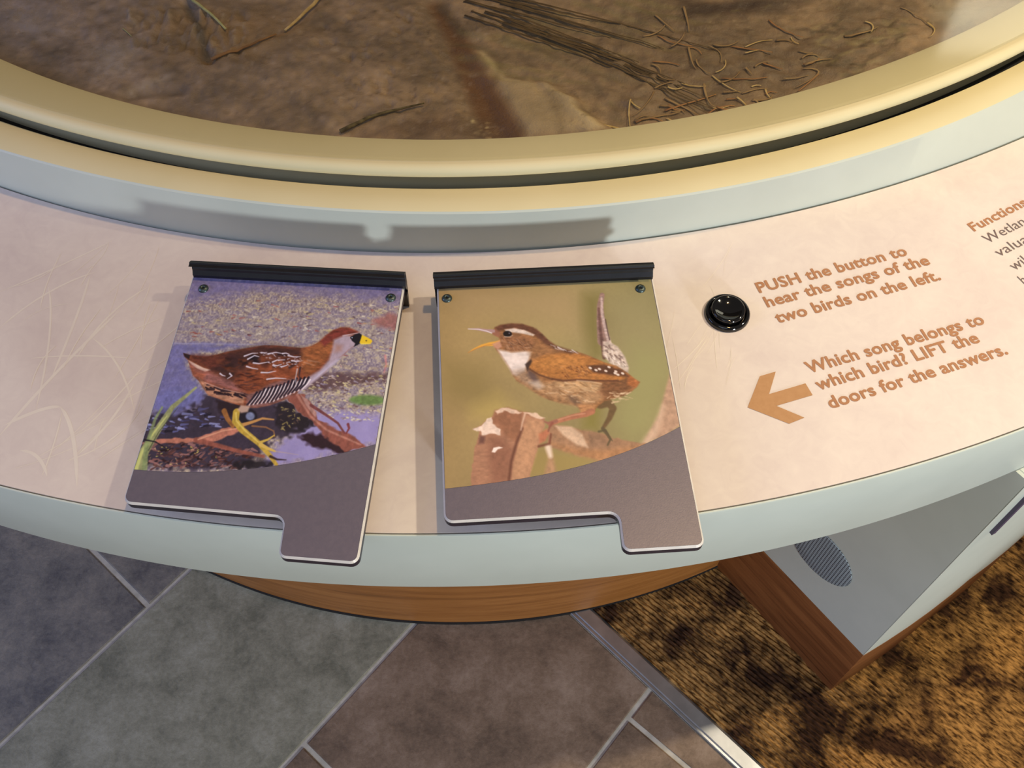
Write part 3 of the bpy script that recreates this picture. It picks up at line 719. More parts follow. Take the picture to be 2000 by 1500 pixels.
def arc_y(kind, tfi):
    return None
def make_door(px_corners, screws, hinge_px, arc_px, paint_fn, label, seed):
    W = np.array([at(x, y, ZD)[:2] for x, y in px_corners])      # TL TR BR HL NC BL
    tl, tr = W[0], W[1]; u = (tr-tl)/np.linalg.norm(tr-tl); v = np.array([-u[1], u[0]])   # v points inwards (away from viewer)
    loc = lambda p: ((np.asarray(p)-tl)@u, (np.asarray(p)-tl)@v)
    root = empty('flip_door', (tl[0]-C0[0], tl[1]-C0[1], DESK), math.atan2(u[1], u[0])); root.parent = counter; tag(root, label)
    L = [loc(p) for p in W]; wd = L[1][0]
    top = .012
    poly = [(L[0][0], top), (L[1][0], top), L[2], L[3], L[4], L[5]]
    O = round_outline(poly, [0, 0, .0060, .0060, .0075, .0068])
    slab('door_board', [(inset(O, .0008), ZD-.0085), (O, ZD-.0076), (O, ZD-.0018)], M['plate_core'], root, (True, True))
    I = inset(O, .0014)
    slab('pale_rim', [(O, ZD-.0018), (inset(O, .0010), ZD-.0005), (I, ZD)], M['rim'], root, (False, False))
    slab('grey_face', [(inset(O, .0015), ZD-.0004), (inset(O, .0015), ZD+.00002)], M['face'], root, (False, True))
    # printed bird photograph, flat, ending in an arc
    A = np.array([loc(at(x, y, ZD)[:2]) for x, y in arc_px]); co = np.polyfit(A[:, 0], A[:, 1], 3)
    nx, ny = 470, 440; x0 = L[0][0]*0+.0016; x1 = wd-.0016
    # left and right edges follow the door sides
    lx = lambda y: L[0][0]+(L[5][0]-L[0][0])*(y/L[5][1])+.0017; rx = lambda y: L[1][0]+(L[2][0]-L[1][0])*(y/L[2][1])-.0017
    T = np.linspace(0, 1, ny)[:, None]; S = np.linspace(0, 1, nx)[None, :]
    Yb = np.polyval(co, A[0, 0]*(1-S)+A[-1, 0]*S); Y = 0+(Yb-0)*T
    X = lx(Y)*(1-S)+rx(Y)*S
    H = homog([px_corners[0], px_corners[1], px_corners[2], px_corners[5]], [L[0], L[1], L[2], L[5]])
    def tf0(P):
        P = np.asarray(P, float); q = np.c_[P, np.ones(len(P))]@H.T; return q[:, :2]/q[:, 2:]
    pt = Paint(X.min()-.002, Y.max()+.002, X.max()+.002, Y.min()-.004, 720, 640, (120, 110, 110))
    paint_fn(pt, tf0)
    col = to_linear(pt.sample(X, Y), PG)
    o = grid_mesh('printed_photo', X, Y, np.full_like(X, ZD+.00025), col, M['print'], root, False)
    # hinge extrusion across the top
    hl, hr = loc(at(*hinge_px[0], .040)[:2]), loc(at(*hinge_px[1], .040)[:2])
    ya = .5*(hl[1]+hr[1])
    prof_ = [(-.0005, ZD+.0003), (-.0005, ZD+.0035), (.0022, ZD+.0065), (.0028, ZD+.0085), (.0062, ZD+.0120), (.0068, ZD+.0132), (ya-.006, ZD+.0150), (ya-.0030, ZD+.0150), (ya-.0022, ZD+.0160), (ya, ZD+.0150), (ya, ZD-.002), (ya-.004, .001), (ya-.010, .001), (ya-.012, ZD-.010), (ya-.014, ZD-.008), (.004, ZD-.0078)]
    prof_ = [(max(p[0], -.001), p[1]) for p in prof_]
    bm = bmesh.new(); rr = []
    for xx in (hl[0]-.0006, hr[0]+.0006): rr.append([bm.verts.new((xx, y, z)) for y, z in prof_])
    for i in range(len(prof_)): j = (i+1) % len(prof_); bm.faces.new((rr[0][i], rr[0][j], rr[1][j], rr[1][i]))
    bm.faces.new(rr[0]); bm.faces.new(rr[1][::-1])
    tag(bm_obj('hinge_bar', bm, M['black_rubber'], root), 'black ribbed hinge extrusion')
    for (sx, sy) in screws:
        q = loc(at(sx, sy, ZD+.001)[:2])
        lathe('screw', [(.0042, ZD), (.0042, ZD+.0006), (.0036, ZD+.0016), (.0024, ZD+.0023), (.0013, ZD+.0025), (.0012, ZD+.0014), (0, ZD+.0014)], M['screw'], root, 24, (q[0], q[1], 0))
        lathe('screw_socket', [(.00115, ZD+.00145), (.0011, ZD+.00150), (0, ZD+.00152)], M['screw_hole'], root, 6, (q[0], q[1], 0))
    # rubber stop blocks that carry the door
    for (bx_, by_, bw, bl) in ((.012, -.150, .010, .010), (wd-.022, -.150, .010, .010)):
        bm = bmesh.new(); bmesh.ops.create_cube(bm, size=1, matrix=Matrix.Translation((bx_, by_, (ZD-.0078)/2)) @ Matrix.Diagonal((bw, bl, ZD-.0080, 1)))
        bmesh.ops.bevel(bm, geom=bm.edges[:], offset=.001, segments=1, affect='EDGES'); bm_obj('stop_block', bm, M['black_rubber'], root)
    return root, wd
PG = np.array([1.2, 1.34, 1.62])
M['print'] = attr_mat('photo_print_ink', .5, .35)

def sora(p, tf0):
    a = lambda P: tf0([(330+x/4.5455, 620+y/4.5455) for x, y in P])
    d = lambda P: tf0([(220+x/2.2727, 480+y/2.2727) for x, y in P])
    n1 = p.noise(8, 6, 1, 4); n2 = p.noise(70, 50, 2, 3); n3 = p.noise(150, 120, 3, 2); n4 = p.noise(26, 60, 4, 3)
    F = .8+.4*n2; base = np.zeros((p.H, p.W, 3))
    base[:] = (142, 126, 132)
    m = np.clip((n4-.42)*5, 0, 1)[..., None]; base = base*(1-m*.6)+np.array([172, 150, 118])*m*.6
    m = np.clip((.45-n3)*6, 0, 1)[..., None]; base = base*(1-m*.5)+np.array([96, 80, 92])*m*.5
    m = np.clip((n3-.58)*6, 0, 1)[..., None]; base = base*(1-m*.6)+np.array([206, 186, 150])*m*.6
    p.a = base
    p.poly([(340, 120), (1310, 180), (1310, 260), (1000, 220), (700, 190), (330, 250)], (112, 102, 138), .8, 22, F, d, 8)
    p.poly([(0, 400), (1300, 500), (1300, 300), (240, 300)], (150, 138, 140), .25, 30, F, d, 10)
    p.poly([(260, 430), (600, 440), (450, 470), (330, 480), (330, 540), (420, 660), (400, 700), (180, 800), (190, 640)], (104, 100, 148), .8, 10, F, d, 6)
    p.line([(270, 434), (430, 436), (700, 440)], 5, (156, 150, 176), 3, .6, 1.5, None, d)
    p.dabs([(330, 230), (1290, 260), (1240, 560), (920, 560), (900, 420), (350, 430)], 260, [(196, 176, 120), (90, 70, 76), (150, 80, 70), (210, 196, 170)], 3, 9, .05, .4, .65, 2.2, .8, d, 3)
    p.poly([(1150, 330), (1230, 300), (1290, 320), (1270, 380), (1190, 360)], (150, 92, 84), .8, 8, F, d, 4)
    # right side water and debris band
    p.poly([(1200, 560), (1340, 500), (1960, 500), (1940, 560), (1700, 590), (1500, 640), (1250, 660)], (84, 58, 58), .8, 9, F, a, 8)
    p.dabs([(1200, 520), (1950, 520), (1900, 850), (1350, 800), (1150, 660)], 260, [(206, 190, 130), (190, 168, 150), (100, 70, 70), (150, 136, 150)], 7, 18, .1, .5, .7, 1.8, .9, a, 5)
    p.poly([(1300, 830), (1900, 850), (1870, 1120), (1300, 1260), (900, 1330), (800, 1364), (1000, 1100), (1150, 1000)], (148, 134, 176), .92, 12, .9+.2*n1, a, 10)
    p.dabs([(1250, 780), (1900, 850), (1860, 950), (1350, 880)], 60, [(206, 192, 150), (130, 110, 120)], 7, 18, .1, .5, .7, 1.8, .9, a, 15)
    # left dark bank
    p.poly([(-560, 1100), (-200, 870), (200, 800), (330, 690), (480, 700), (1000, 740), (1300, 960), (1180, 1010), (900, 1100), (700, 1340), (-560, 1340)], (52, 42, 54), .95, 8, F, a, 14)
    p.poly([(-300, 800), (-20, 640), (260, 640), (330, 700), (180, 800), (0, 880)], (106, 104, 150), .7, 10, F, a, 8)
    p.dabs([(-300, 860), (280, 800), (560, 900), (440, 990), (-300, 1040)], 90, [(110, 110, 156), (70, 66, 100), (34, 28, 40), (140, 140, 180)], 10, 26, .1, .4, .8, 3, .9, a, 7)
    p.dabs([(-560, 1120), (200, 1100), (800, 1180), (640, 1340), (-560, 1340)], 330, [(92, 54, 46), (60, 34, 34), (130, 84, 74), (40, 26, 30), (150, 100, 90)], 8, 26, -.15, .6, .8, 3, .9, a, 8)
    p.dabs([(-500, 1150), (300, 1150), (500, 1300), (-450, 1320)], 34, [(206, 184, 90), (190, 150, 110)], 7, 14, .3, 1.2, .8, 1.5, .8, a, 9)
    p.poly([(560, 1300), (760, 1250), (960, 1290), (900, 1340), (560, 1345)], (26, 20, 26), .9, 6, None, a, 8)
    p.poly([(950, 780), (1040, 760), (1120, 800), (1280, 950), (1220, 1000), (1050, 1010), (960, 960)], (36, 28, 34), .95, 5, F, a, 10)
    p.dabs([(960, 800), (1100, 800), (1240, 960), (1000, 1000)], 30, [(170, 150, 90), (90, 70, 60)], 8, 18, .5, 1.2, .7, 1.6, .8, a, 11)
    p.poly([(1140, 1050), (1420, 1020), (1650, 1160), (1540, 1205), (1280, 1160)], (40, 20, 26), .95, 5, F, a, 8)
    # right log
    p.poly([(1040, 720), (1130, 670), (1200, 690), (1290, 800), (1320, 900), (1440, 970), (1650, 1060), (1750, 1150), (1560, 1190), (1400, 1070), (1270, 930), (1180, 860)], (134, 76, 62), 1, 2.5, F, a, 4)
    p.line([(1140, 690), (1260, 880), (1400, 1000), (1700, 1130)], 20, (184, 126, 106), 14, .75, 2, F, a)
    p.poly([(1170, 690), (1230, 730), (1310, 850), (1300, 890), (1220, 790)], (176, 134, 120), .8, 2, F, a)
    p.line([(1260, 780), (1400, 870), (1500, 940), (1560, 1030)], 26, (112, 58, 56), 16, .95, 1.2, F, a)
    p.line([(1590, 950), (1600, 985), (1575, 1030)], 24, (116, 50, 52), 12, .95, 1.2, F, a)
    # green leaf, orange flower
    p.ell((1765, 735), 165, 46, (96, 124, 62), .02, .9, 5, F, a)
    p.line([(1920, 340), (1930, 420), (1910, 490)], 16, (224, 130, 120), 8, .7, 3, None, a)
    # sticks left
    p.poly([(-150, 1080), (240, 1070), (480, 985), (620, 975), (650, 1010), (420, 1100), (240, 1110), (-100, 1120)], (190, 118, 92), .95, 2, F, a, 3)
    p.line([(240, 1088), (420, 1135), (620, 1190), (840, 1235)], 44, (140, 78, 62), 26, .95, 2, F, a)
    p.line([(260, 1085), (470, 1010), (620, 985)], 12, (222, 160, 124), 8, .8, 1.5, None, a)
    # reeds at left
    p.line([(-275, 1345), (-225, 1200), (-140, 1060), (30, 800), (240, 625)], 110, (150, 150, 96), 22, .95, 2, F, a)
    p.line([(-290, 1345), (-240, 1200), (-160, 1060), (-20, 880)], 34, (198, 196, 112), 10, .9, 2, None, a)
    p.line([(-215, 1345), (-200, 1140), (-120, 900), (-60, 800)], 50, (128, 138, 88), 20, .85, 2, F, a)
    p.line([(-180, 1180), (-90, 1020), (80, 800)], 10, (60, 62, 46), 6, .8, 1.2, None, a)
    p.line([(-230, 1085), (-120, 1105), (-20, 1165)], 14, (24, 20, 26), 6, .9, 1, None, a)
    # reflection/dark under belly
    p.poly([(420, 740), (620, 760), (700, 800), (640, 880), (500, 880), (440, 820)], (40, 26, 30), .95, 4, None, a, 6)
    p.ell((700, 880), 85, 72, (28, 24, 32), 0, .95, 2.5, None, a); p.ell((722, 878), 40, 36, (128, 134, 160), 0, .9, 2.5, F, a)
    # legs
    p.line([(490, 830), (520, 900), (570, 970)], 44, (150, 96, 48), 30, .95, 1.5, F, a)
    p.line([(640, 960), (740, 930), (830, 898), (930, 908)], 34, (196, 140, 76), 12, .95, 1.5, None, a)
    p.line([(740, 965), (860, 975), (930, 1010), (940, 1060)], 16, (150, 100, 60), 10, .8, 1.2, None, a)
    p.line([(600, 840), (590, 920), (650, 1000), (800, 1120), (900, 1230), (955, 1310)], 62, (186, 150, 58), 28, 1, 1.5, F, a)
    p.line([(596, 850), (600, 920), (680, 1010), (820, 1130)], 16, (222, 196, 100), 8, .7, 1.5, None, a)
    p.line([(808, 1112), (880, 1085), (935, 1048)], 26, (196, 160, 70), 12, 1, 1.2, None, a)
    p.line([(815, 1130), (880, 1165), (945, 1190)], 34, (206, 168, 80), 14, 1, 1.2, None, a)
    p.line([(945, 1190), (1050, 1205), (1150, 1222)], 10, (176, 150, 140), 4, .7, 1, None, a)
    p.line([(900, 1235), (960, 1262), (1040, 1266)], 22, (44, 28, 30), 8, .9, 1.2, None, a)
    # body
    body = [(128, 318), (205, 338), (330, 350), (420, 332), (520, 305), (650, 280), (760, 262), (850, 248), (960, 250), (1080, 264), (1180, 272), (1260, 258), (1340, 215), (1400, 160), (1460, 115), (1530, 92), (1600, 95), (1670, 125), (1702, 150), (1700, 200), (1640, 262), (1600, 290), (1560, 330), (1500, 370), (1440, 430), (1400, 480), (1320, 540), (1230, 610), (1130, 680), (1020, 735), (900, 780), (780, 805), (690, 800), (600, 775), (500, 745), (420, 715), (350, 690), (300, 620), (270, 570), (215, 515), (190, 440), (168, 380), (135, 345)]
    bn = .62+.76*p.noise(46, 90, 12, 4)
    p.poly(body, (126, 66, 42), 1, 1.4, bn, a)
    p.poly([(200, 330), (420, 335), (560, 330), (640, 380), (560, 440), (380, 480), (330, 440), (200, 370)], (84, 40, 32), .8, 6, bn, a)
    p.poly([(128, 318), (190, 335), (180, 375), (138, 350)], (30, 20, 26), .9, 2, None, a)
    p.poly([(172, 380), (240, 415), (310, 450), (375, 468), (320, 484), (250, 455), (195, 415)], (222, 186, 160), .95, 1.6, None, a)
    p.poly([(190, 400), (250, 460), (370, 490), (560, 560), (680, 670), (560, 650), (420, 600), (290, 560), (220, 515)], (150, 96, 88), .85, 7, bn, a)
    p.poly([(190, 440), (250, 480), (330, 500), (300, 560), (225, 515)], (160, 84, 52), .7, 6, bn, a)
    p.poly([(270, 545), (340, 600), (460, 640), (600, 670), (680, 690), (660, 770), (560, 760), (430, 715), (350, 690), (300, 620)], (176, 126, 96), .9, 4, bn, a)
    p.dabs([(320, 590), (480, 640), (680, 670), (680, 720), (520, 710), (340, 640)], 26, (40, 24, 30), 12, 26, .3, .3, .85, 2.6, 1, a, 21)
    p.line([(320, 580), (460, 632), (560, 655), (660, 676)], 10, (206, 160, 140), 6, .7, 1.2, None, a)
    # dark back and wing centres
    p.poly([(480, 330), (650, 280), (850, 250), (1080, 264), (1230, 290), (1200, 380), (1040, 380), (900, 350), (760, 330), (700, 400), (560, 400)], (48, 28, 30), .75, 12, bn, a)
    p.poly([(370, 470), (480, 410), (600, 360), (660, 400), (720, 470), (640, 540), (520, 560), (440, 490)], (50, 30, 30), .85, 10, bn, a)
    p.ell((760, 370), 55, 40, (26, 18, 26), .2, .9, 5, None, a); p.ell((850, 420), 40, 30, (60, 30, 26), .2, .8, 5, None, a)
    p.poly([(620, 470), (840, 440), (1150, 420), (1220, 520), (1150, 600), (960, 560), (800, 640), (660, 660), (600, 560)], (142, 72, 42), .65, 14, bn, a)
    p.dabs([(600, 480), (820, 520), (780, 640), (620, 650)], 30, (74, 36, 28), 8, 18, .1, .4, .7, 4, 1.2, a, 22)
    p.dabs([(420, 380), (1200, 300), (1240, 420), (560, 560)], 60, [(30, 18, 24), (110, 56, 34)], 12, 30, -.1, .5, .5, 3, 2, a, 23)
    # white streaks on the back
    for s in ([(670, 345), (740, 320), (790, 318)], [(700, 372), (760, 340), (800, 350)], [(750, 405), (800, 412), (890, 396)], [(690, 436), (740, 452), (790, 460)], [(820, 490), (880, 492), (950, 478)], [(920, 398), (960, 380), (1030, 378)], [(925, 425), (960, 430), (1000, 418)], [(880, 325), (950, 312), (1010, 322)], [(1060, 340), (1110, 352), (1170, 350)], [(1090, 385), (1140, 392), (1190, 386)], [(1200, 400), (1250, 415), (1300, 428)], [(1230, 380), (1290, 392), (1340, 400)], [(1000, 440), (1030, 432), (1060, 420)], [(820, 315), (850, 316), (870, 312)], [(870, 550), (950, 540), (1040, 545)], [(540, 500), (560, 520), (520, 545)], [(455, 500), (475, 515), (500, 522)], [(1010, 322), (1040, 318), (1070, 330)]):
        p.line(s, 14, (214, 202, 208), 6, .9, .9, None, a)
    p.dabs([(800, 310), (1300, 370), (1320, 440), (880, 440)], 46, (200, 186, 190), 5, 11, .2, .6, .75, 2, .8, a, 24)
    # neck and head
    p.poly([(1180, 290), (1340, 215), (1440, 135), (1560, 92), (1660, 125), (1540, 165), (1460, 210), (1450, 300), (1380, 400), (1300, 470), (1210, 520), (1170, 420)], (150, 88, 48), .8, 8, bn, a)
    p.poly([(1340, 215), (1400, 160), (1460, 115), (1530, 92), (1600, 95), (1690, 135), (1620, 150), (1540, 172), (1460, 200), (1380, 260)], (108, 44, 38), .92, 5, bn, a)
    p.poly([(1465, 200), (1560, 160), (1650, 165), (1660, 250), (1600, 292), (1540, 345), (1450, 430), (1400, 480), (1250, 595), (1150, 670), (1150, 590), (1240, 530), (1340, 470), (1420, 380), (1450, 290)], (170, 150, 158), .95, 5, .9+.2*n2, a)
    p.poly([(1480, 240), (1540, 250), (1530, 300), (1470, 310)], (160, 112, 92), .7, 8, None, a)
    p.poly([(1330, 500), (1480, 380), (1520, 370), (1300, 560), (1160, 665)], (202, 190, 206), .6, 5, None, a)
    p.line([(1545, 165), (1620, 150), (1690, 138)], 9, (196, 176, 176), 6, .9, 1, None, a)
    p.poly([(1612, 178), (1650, 152), (1690, 140), (1714, 158), (1708, 205), (1690, 238), (1640, 264), (1655, 232), (1625, 210)], (18, 16, 26), 1, 1.4, None, a)
    p.ell((1624, 182), 15, 13, (20, 14, 18), 0, 1, 1, None, a); p.ell((1626, 181), 5, 5, (210, 220, 240), 0, 1, .8, None, a)
    p.poly([(1714, 156), (1760, 178), (1800, 200), (1806, 216), (1790, 234), (1750, 240), (1706, 238), (1692, 226), (1704, 190)], (228, 186, 40), 1, 1.4, None, a)
    p.line([(1706, 236), (1750, 234), (1790, 236)], 9, (240, 214, 90), 5, .8, 1, None, a); p.ell((1752, 208), 8, 6, (90, 70, 30), .3, .9, 1, None, a)
    # barred flank
    p.poly([(690, 690), (780, 660), (900, 590), (1040, 550), (1130, 545), (1200, 560), (1170, 640), (1060, 715), (900, 778), (780, 803), (690, 795)], (120, 86, 84), .8, 5, bn, a)
    r = np.random.RandomState(8)
    for i in range(14):
        t = i/13; x = 720+470*t; yb = 790-70*t-130*max(0, t-.45); yt = 660-110*min(1, t*1.3)-100*max(0, t-.85)
        p.line([(x+60-10*t, yt+r.uniform(-8, 12)), (x+20, (yt+yb)/2), (x-26, yb-12)], 21, (34, 24, 36), 13, .95, 1, None, a)
        p.line([(x+74-10*t, yt+r.uniform(0, 22)), (x+36, (yt+yb)/2+4), (x-8, yb-8)], 15, (232, 214, 208), 8, .95, .9, None, a)
    p.line([(1140, 460), (1125, 540), (1130, 600)], 14, (200, 190, 190), 6, .7, 1, None, a); p.line([(1165, 450), (1155, 520), (1170, 560)], 18, (50, 34, 40), 8, .8, 1, None, a)
    p.poly([(640, 780), (720, 790), (700, 840), (640, 850), (610, 820)], (196, 160, 136), .9, 3, None, a)
    p.blur(1)

def wren(p, tf0):
    a = lambda P: tf0([(860+x/3.749, 560+y/3.749) for x, y in P])
    X = np.linspace(0, 1, p.W)[None, :, None]; Y = np.linspace(1, 0, p.H)[:, None, None]     # Y 0 = top
    Y = np.linspace(0, 1, p.H)[:, None, None]; Y = 1-Y if p.y0 > p.y1 and False else Y
    n1 = p.noise(3, 3, 41, 2)[..., None]; n2 = p.noise(90, 80, 42, 3)[..., None]
    c = np.array([160, 130, 82.])*(1-X)+np.array([140, 128, 84.])*X+0*Y
    p.a = c*(.9+.2*n1)*(.97+.06*n2)
    S = (0, 0)
    p.poly([(50, 0), (1000, 0), (1050, 350), (700, 250), (450, 180), (200, 200)], (176, 144, 100), .55, 50, None, a)
    p.poly([(0, 500), (320, 600), (400, 800), (300, 880), (100, 860), (0, 760)], (128, 108, 60), .5, 40, None, a)
    p.poly([(230, 880), (420, 780), (560, 900), (420, 1000), (230, 960)], (196, 168, 88), .4, 30, None, a)
    p.poly([(1050, 60), (1170, 60), (1190, 500), (1110, 560), (1050, 300)], (116, 104, 54), .7, 26, None, a)
    p.poly([(1230, 100), (1540, 60), (1640, 500), (1500, 700), (1260, 600)], (148, 134, 92), .5, 40, None, a)
    p.poly([(1420, 420), (1640, 480), (1680, 640), (1560, 1060), (1400, 1140), (1250, 1000), (1300, 800)], (148, 140, 88), .7, 40, None, a)
    p.poly([(1040, 850), (1180, 820), (1160, 1060), (1050, 1040)], (124, 112, 50), .7, 20, None, a)
    p.poly([(650, 1170), (1100, 1250), (1100, 1310), (840, 1380), (640, 1400)], (156, 130, 70), .6, 14, None, a)
    F = .86+.28*p.noise(60, 60, 43, 3); G = .74+.52*p.noise(60, 110, 44, 4)
    # blurred stem right
    p.poly([(1480, 1150), (1600, 940), (1690, 600), (1780, 1000), (1640, 1100)], (176, 136, 108), .95, 5, F, a)
    p.line([(1500, 1160), (1580, 1040), (1630, 880)], 60, (206, 172, 140), 20, .7, 10, None, a)
    # upright tail (on the left of the stem) of the bird
    p.line([(1185, 62), (1170, 140), (1175, 260), (1190, 400)], 34, (146, 112, 100), 74, .95, 2, G, a)
    p.line([(1180, 80), (1184, 200), (1215, 330), (1240, 420)], 14, (196, 168, 156), 30, .8, 2, G, a)
    p.line([(1160, 160), (1170, 300), (1186, 420), (1200, 520)], 16, (94, 62, 56), 26, .8, 2.5, G, a)
    p.line([(1208, 240), (1225, 330), (1240, 390)], 9, (70, 46, 44), 9, .7, 1.2, None, a)
    p.poly([(1190, 400), (1240, 405), (1300, 440), (1350, 510), (1380, 590), (1375, 640), (1320, 620), (1240, 560), (1190, 500)], (196, 172, 152), .95, 3, G, a)
    p.dabs([(1200, 420), (1300, 450), (1370, 600), (1220, 540)], 40, [(110, 84, 76), (226, 206, 188)], 6, 16, .9, .5, .6, 2.4, 1, a, 31)
    # back leg
    p.line([(1170, 860), (1230, 850), (1265, 890), (1240, 960), (1190, 1040)], 70, (102, 76, 48), 22, .95, 2.5, F, a)
    # perch
    p.poly([(800, 1020), (880, 1015), (1000, 1040), (1180, 1070), (1280, 1110), (1400, 1130), (1540, 1158), (1100, 1300), (1180, 1275), (1060, 1250), (900, 1200), (780, 1170)], (158, 116, 84), .97, 3, F, a, 3)
    p.poly([(800, 1140), (1000, 1190), (1200, 1200), (1540, 1158), (1180, 1285), (1060, 1252), (880, 1195)], (170, 118, 76), .8, 9, F, a)
    p.poly([(840, 1020), (960, 1025), (1040, 1080), (1085, 1180), (1000, 1160), (900, 1090)], (206, 170, 136), .92, 4, F, a)
    p.poly([(1050, 1060), (1180, 1075), (1240, 1160), (1100, 1180)], (138, 104, 78), .7, 10, F, a)
    p.line([(1190, 1040), (1220, 1080), (1245, 1120), (1225, 1160)], 26, (92, 76, 52), 12, .95, 1.8, None, a); p.line([(1160, 1062), (1210, 1050), (1260, 1130)], 16, (84, 72, 50), 8, .8, 1.8, None, a)
    p.poly([(770, 1165), (810, 1170), (850, 1360), (760, 1380), (790, 1260)], (176, 130, 96), .85, 6, F, a); p.line([(790, 1180), (806, 1240)], 44, (236, 212, 184), 30, .8, 5, None, a)
    # broken stump
    p.poly([(260, 1160), (280, 1060), (240, 1040), (300, 1010), (330, 975), (380, 955), (400, 910), (490, 885), (560, 910), (630, 915), (700, 935), (765, 965), (770, 1020), (720, 1080), (740, 1130), (710, 1190), (680, 1280), (650, 1400), (500, 1460), (220, 1500), (225, 1400), (240, 1250)], (166, 116, 86), 1, 2, G*.5+.5, a, 3)
    p.poly([(370, 1000), (400, 910), (490, 888), (600, 920), (600, 1040), (560, 1140), (480, 1100), (420, 1010)], (146, 96, 68), .9, 6, F, a)
    p.poly([(360, 1100), (460, 1110), (540, 1200), (500, 1440), (380, 1450), (350, 1250)], (136, 88, 66), .75, 14, F, a)
    p.poly([(590, 1060), (640, 960), (740, 980), (765, 1010), (730, 1090), (700, 1230), (640, 1410), (520, 1440), (530, 1300)], (186, 136, 98), .9, 6, F, a)
    p.line([(600, 1040), (560, 1140), (520, 1280), (500, 1440)], 18, (92, 52, 40), 18, .85, 4, None, a)
    p.line([(620, 930), (600, 1000), (590, 1050)], 14, (228, 192, 160), 8, .7, 2.5, None, a)
    p.poly([(240, 1040), (300, 1015), (340, 965), (375, 955), (380, 1000), (445, 1050), (440, 1085), (370, 1080), (310, 1090), (290, 1055), (262, 1060)], (232, 202, 176), .95, 1.8, F, a, 3)
    p.poly([(400, 912), (480, 885), (560, 908), (600, 918), (540, 935), (470, 910), (420, 930)], (226, 190, 160), .9, 2, F, a, 3)
    p.poly([(610, 918), (690, 925), (770, 962), (730, 970), (660, 945)], (222, 186, 154), .9, 2, F, a, 3)
    p.poly([(376, 1212), (390, 1180), (430, 1172), (458, 1180), (420, 1192), (400, 1216)], (246, 224, 202), .95, 1.4, None, a)
    p.poly([(290, 1090), (330, 1100), (320, 1150), (280, 1150)], (98, 62, 54), .8, 4, None, a)
    p.poly([(720, 1080), (780, 1040), (800, 1070), (770, 1130), (730, 1150)], (186, 110, 78), .9, 4, F, a); p.line([(720, 1170), (800, 1150), (810, 1080)], 16, (100, 50, 38), 12, .8, 3, None, a)
    # bird body
    body = [(370, 335), (400, 300), (440, 282), (520, 272), (600, 275), (680, 300), (740, 345), (790, 395), (850, 435), (930, 465), (1030, 485), (1100, 510), (1200, 555), (1290, 580), (1370, 630), (1420, 675), (1460, 700), (1440, 730), (1400, 770), (1340, 800), (1270, 820), (1200, 840), (1150, 880), (1120, 930), (1060, 930), (1010, 880), (960, 860), (880, 848), (800, 830), (740, 800), (680, 765), (620, 720), (560, 690), (530, 650), (500, 590), (460, 530), (420, 480), (400, 450), (385, 425), (440, 395), (430, 375), (385, 350)]
    p.poly(body, (144, 96, 58), 1, 2, G, a)
    # belly and flank
    p.poly([(530, 650), (640, 620), (760, 700), (860, 690), (1040, 690), (1180, 720), (1220, 800), (1130, 860), (1060, 930), (1010, 880), (880, 848), (740, 800), (620, 720)], (172, 130, 90), .9, 8, G, a)
    p.poly([(560, 690), (650, 720), (760, 790), (900, 820), (1000, 860), (960, 862), (880, 850), (740, 802), (620, 722)], (138, 98, 64), .8, 7, G, a)
    p.poly([(840, 700), (1020, 690), (1180, 710), (1160, 760), (1000, 760), (880, 740)], (192, 150, 104), .8, 8, G, a)
    p.poly([(930, 790), (1000, 810), (1050, 870), (1010, 880), (950, 840)], (96, 72, 56), .7, 5, None, a)
    p.dabs([(700, 700), (1150, 720), (1120, 860), (760, 780)], 60, [(206, 170, 130), (128, 90, 58)], 5, 14, .25, .4, .5, 5, 1.4, a, 34)
    p.poly([(1190, 700), (1380, 660), (1440, 720), (1340, 800), (1200, 820), (1160, 770)], (112, 72, 46), .8, 8, G, a)
    p.dabs([(1180, 780), (1380, 760), (1400, 830), (1280, 850)], 24, (206, 172, 132), 5, 12, -.2, .6, .7, 4, 1.2, a, 35)
    p.poly([(1370, 640), (1460, 700), (1430, 740), (1370, 720)], (166, 96, 52), .8, 4, G, a)
    # breast and throat
    p.poly([(420, 462), (520, 478), (620, 470), (670, 480), (640, 560), (620, 620), (560, 650), (530, 640), (495, 580), (455, 520)], (226, 206, 190), .97, 5, .9+.2*p.noise(50, 60, 46, 2), a)
    p.poly([(520, 620), (620, 600), (650, 640), (700, 700), (740, 750), (690, 750), (600, 700)], (150, 120, 96), .7, 8, G, a)
    p.poly([(640, 600), (700, 640), (720, 700), (680, 700), (640, 650)], (80, 62, 62), .75, 6, None, a)
    p.poly([(650, 700), (720, 690), (760, 730), (720, 750)], (206, 188, 170), .6, 7, None, a)
    # wing
    p.poly([(640, 570), (680, 535), (760, 500), (900, 480), (1040, 500), (1160, 540), (1280, 590), (1370, 640), (1350, 680), (1200, 690), (1050, 680), (900, 685), (820, 670), (720, 640), (660, 610)], (166, 106, 54), .97, 3, G, a)
    p.poly([(660, 560), (800, 510), (950, 510), (1060, 560), (900, 600), (760, 600)], (188, 126, 66), .6, 14, G, a)
    p.dabs([(880, 590), (1080, 570), (1150, 650), (900, 670)], 36, [(104, 60, 36), (190, 130, 74)], 6, 14, .6, .8, .55, 3, 1.2, a, 36)
    p.poly([(1070, 580), (1200, 570), (1330, 610), (1380, 660), (1260, 650), (1120, 630)], (74, 44, 34), .85, 4, G, a)
    for (x, y) in ((1098, 596), (1140, 612), (1165, 604), (1212, 618), (1235, 590), (1285, 622), (1300, 645), (1335, 636), (1280, 635)):
        p.ell((x, y), 13, 8, (226, 202, 180), .4, .95, 1.2, None, a)
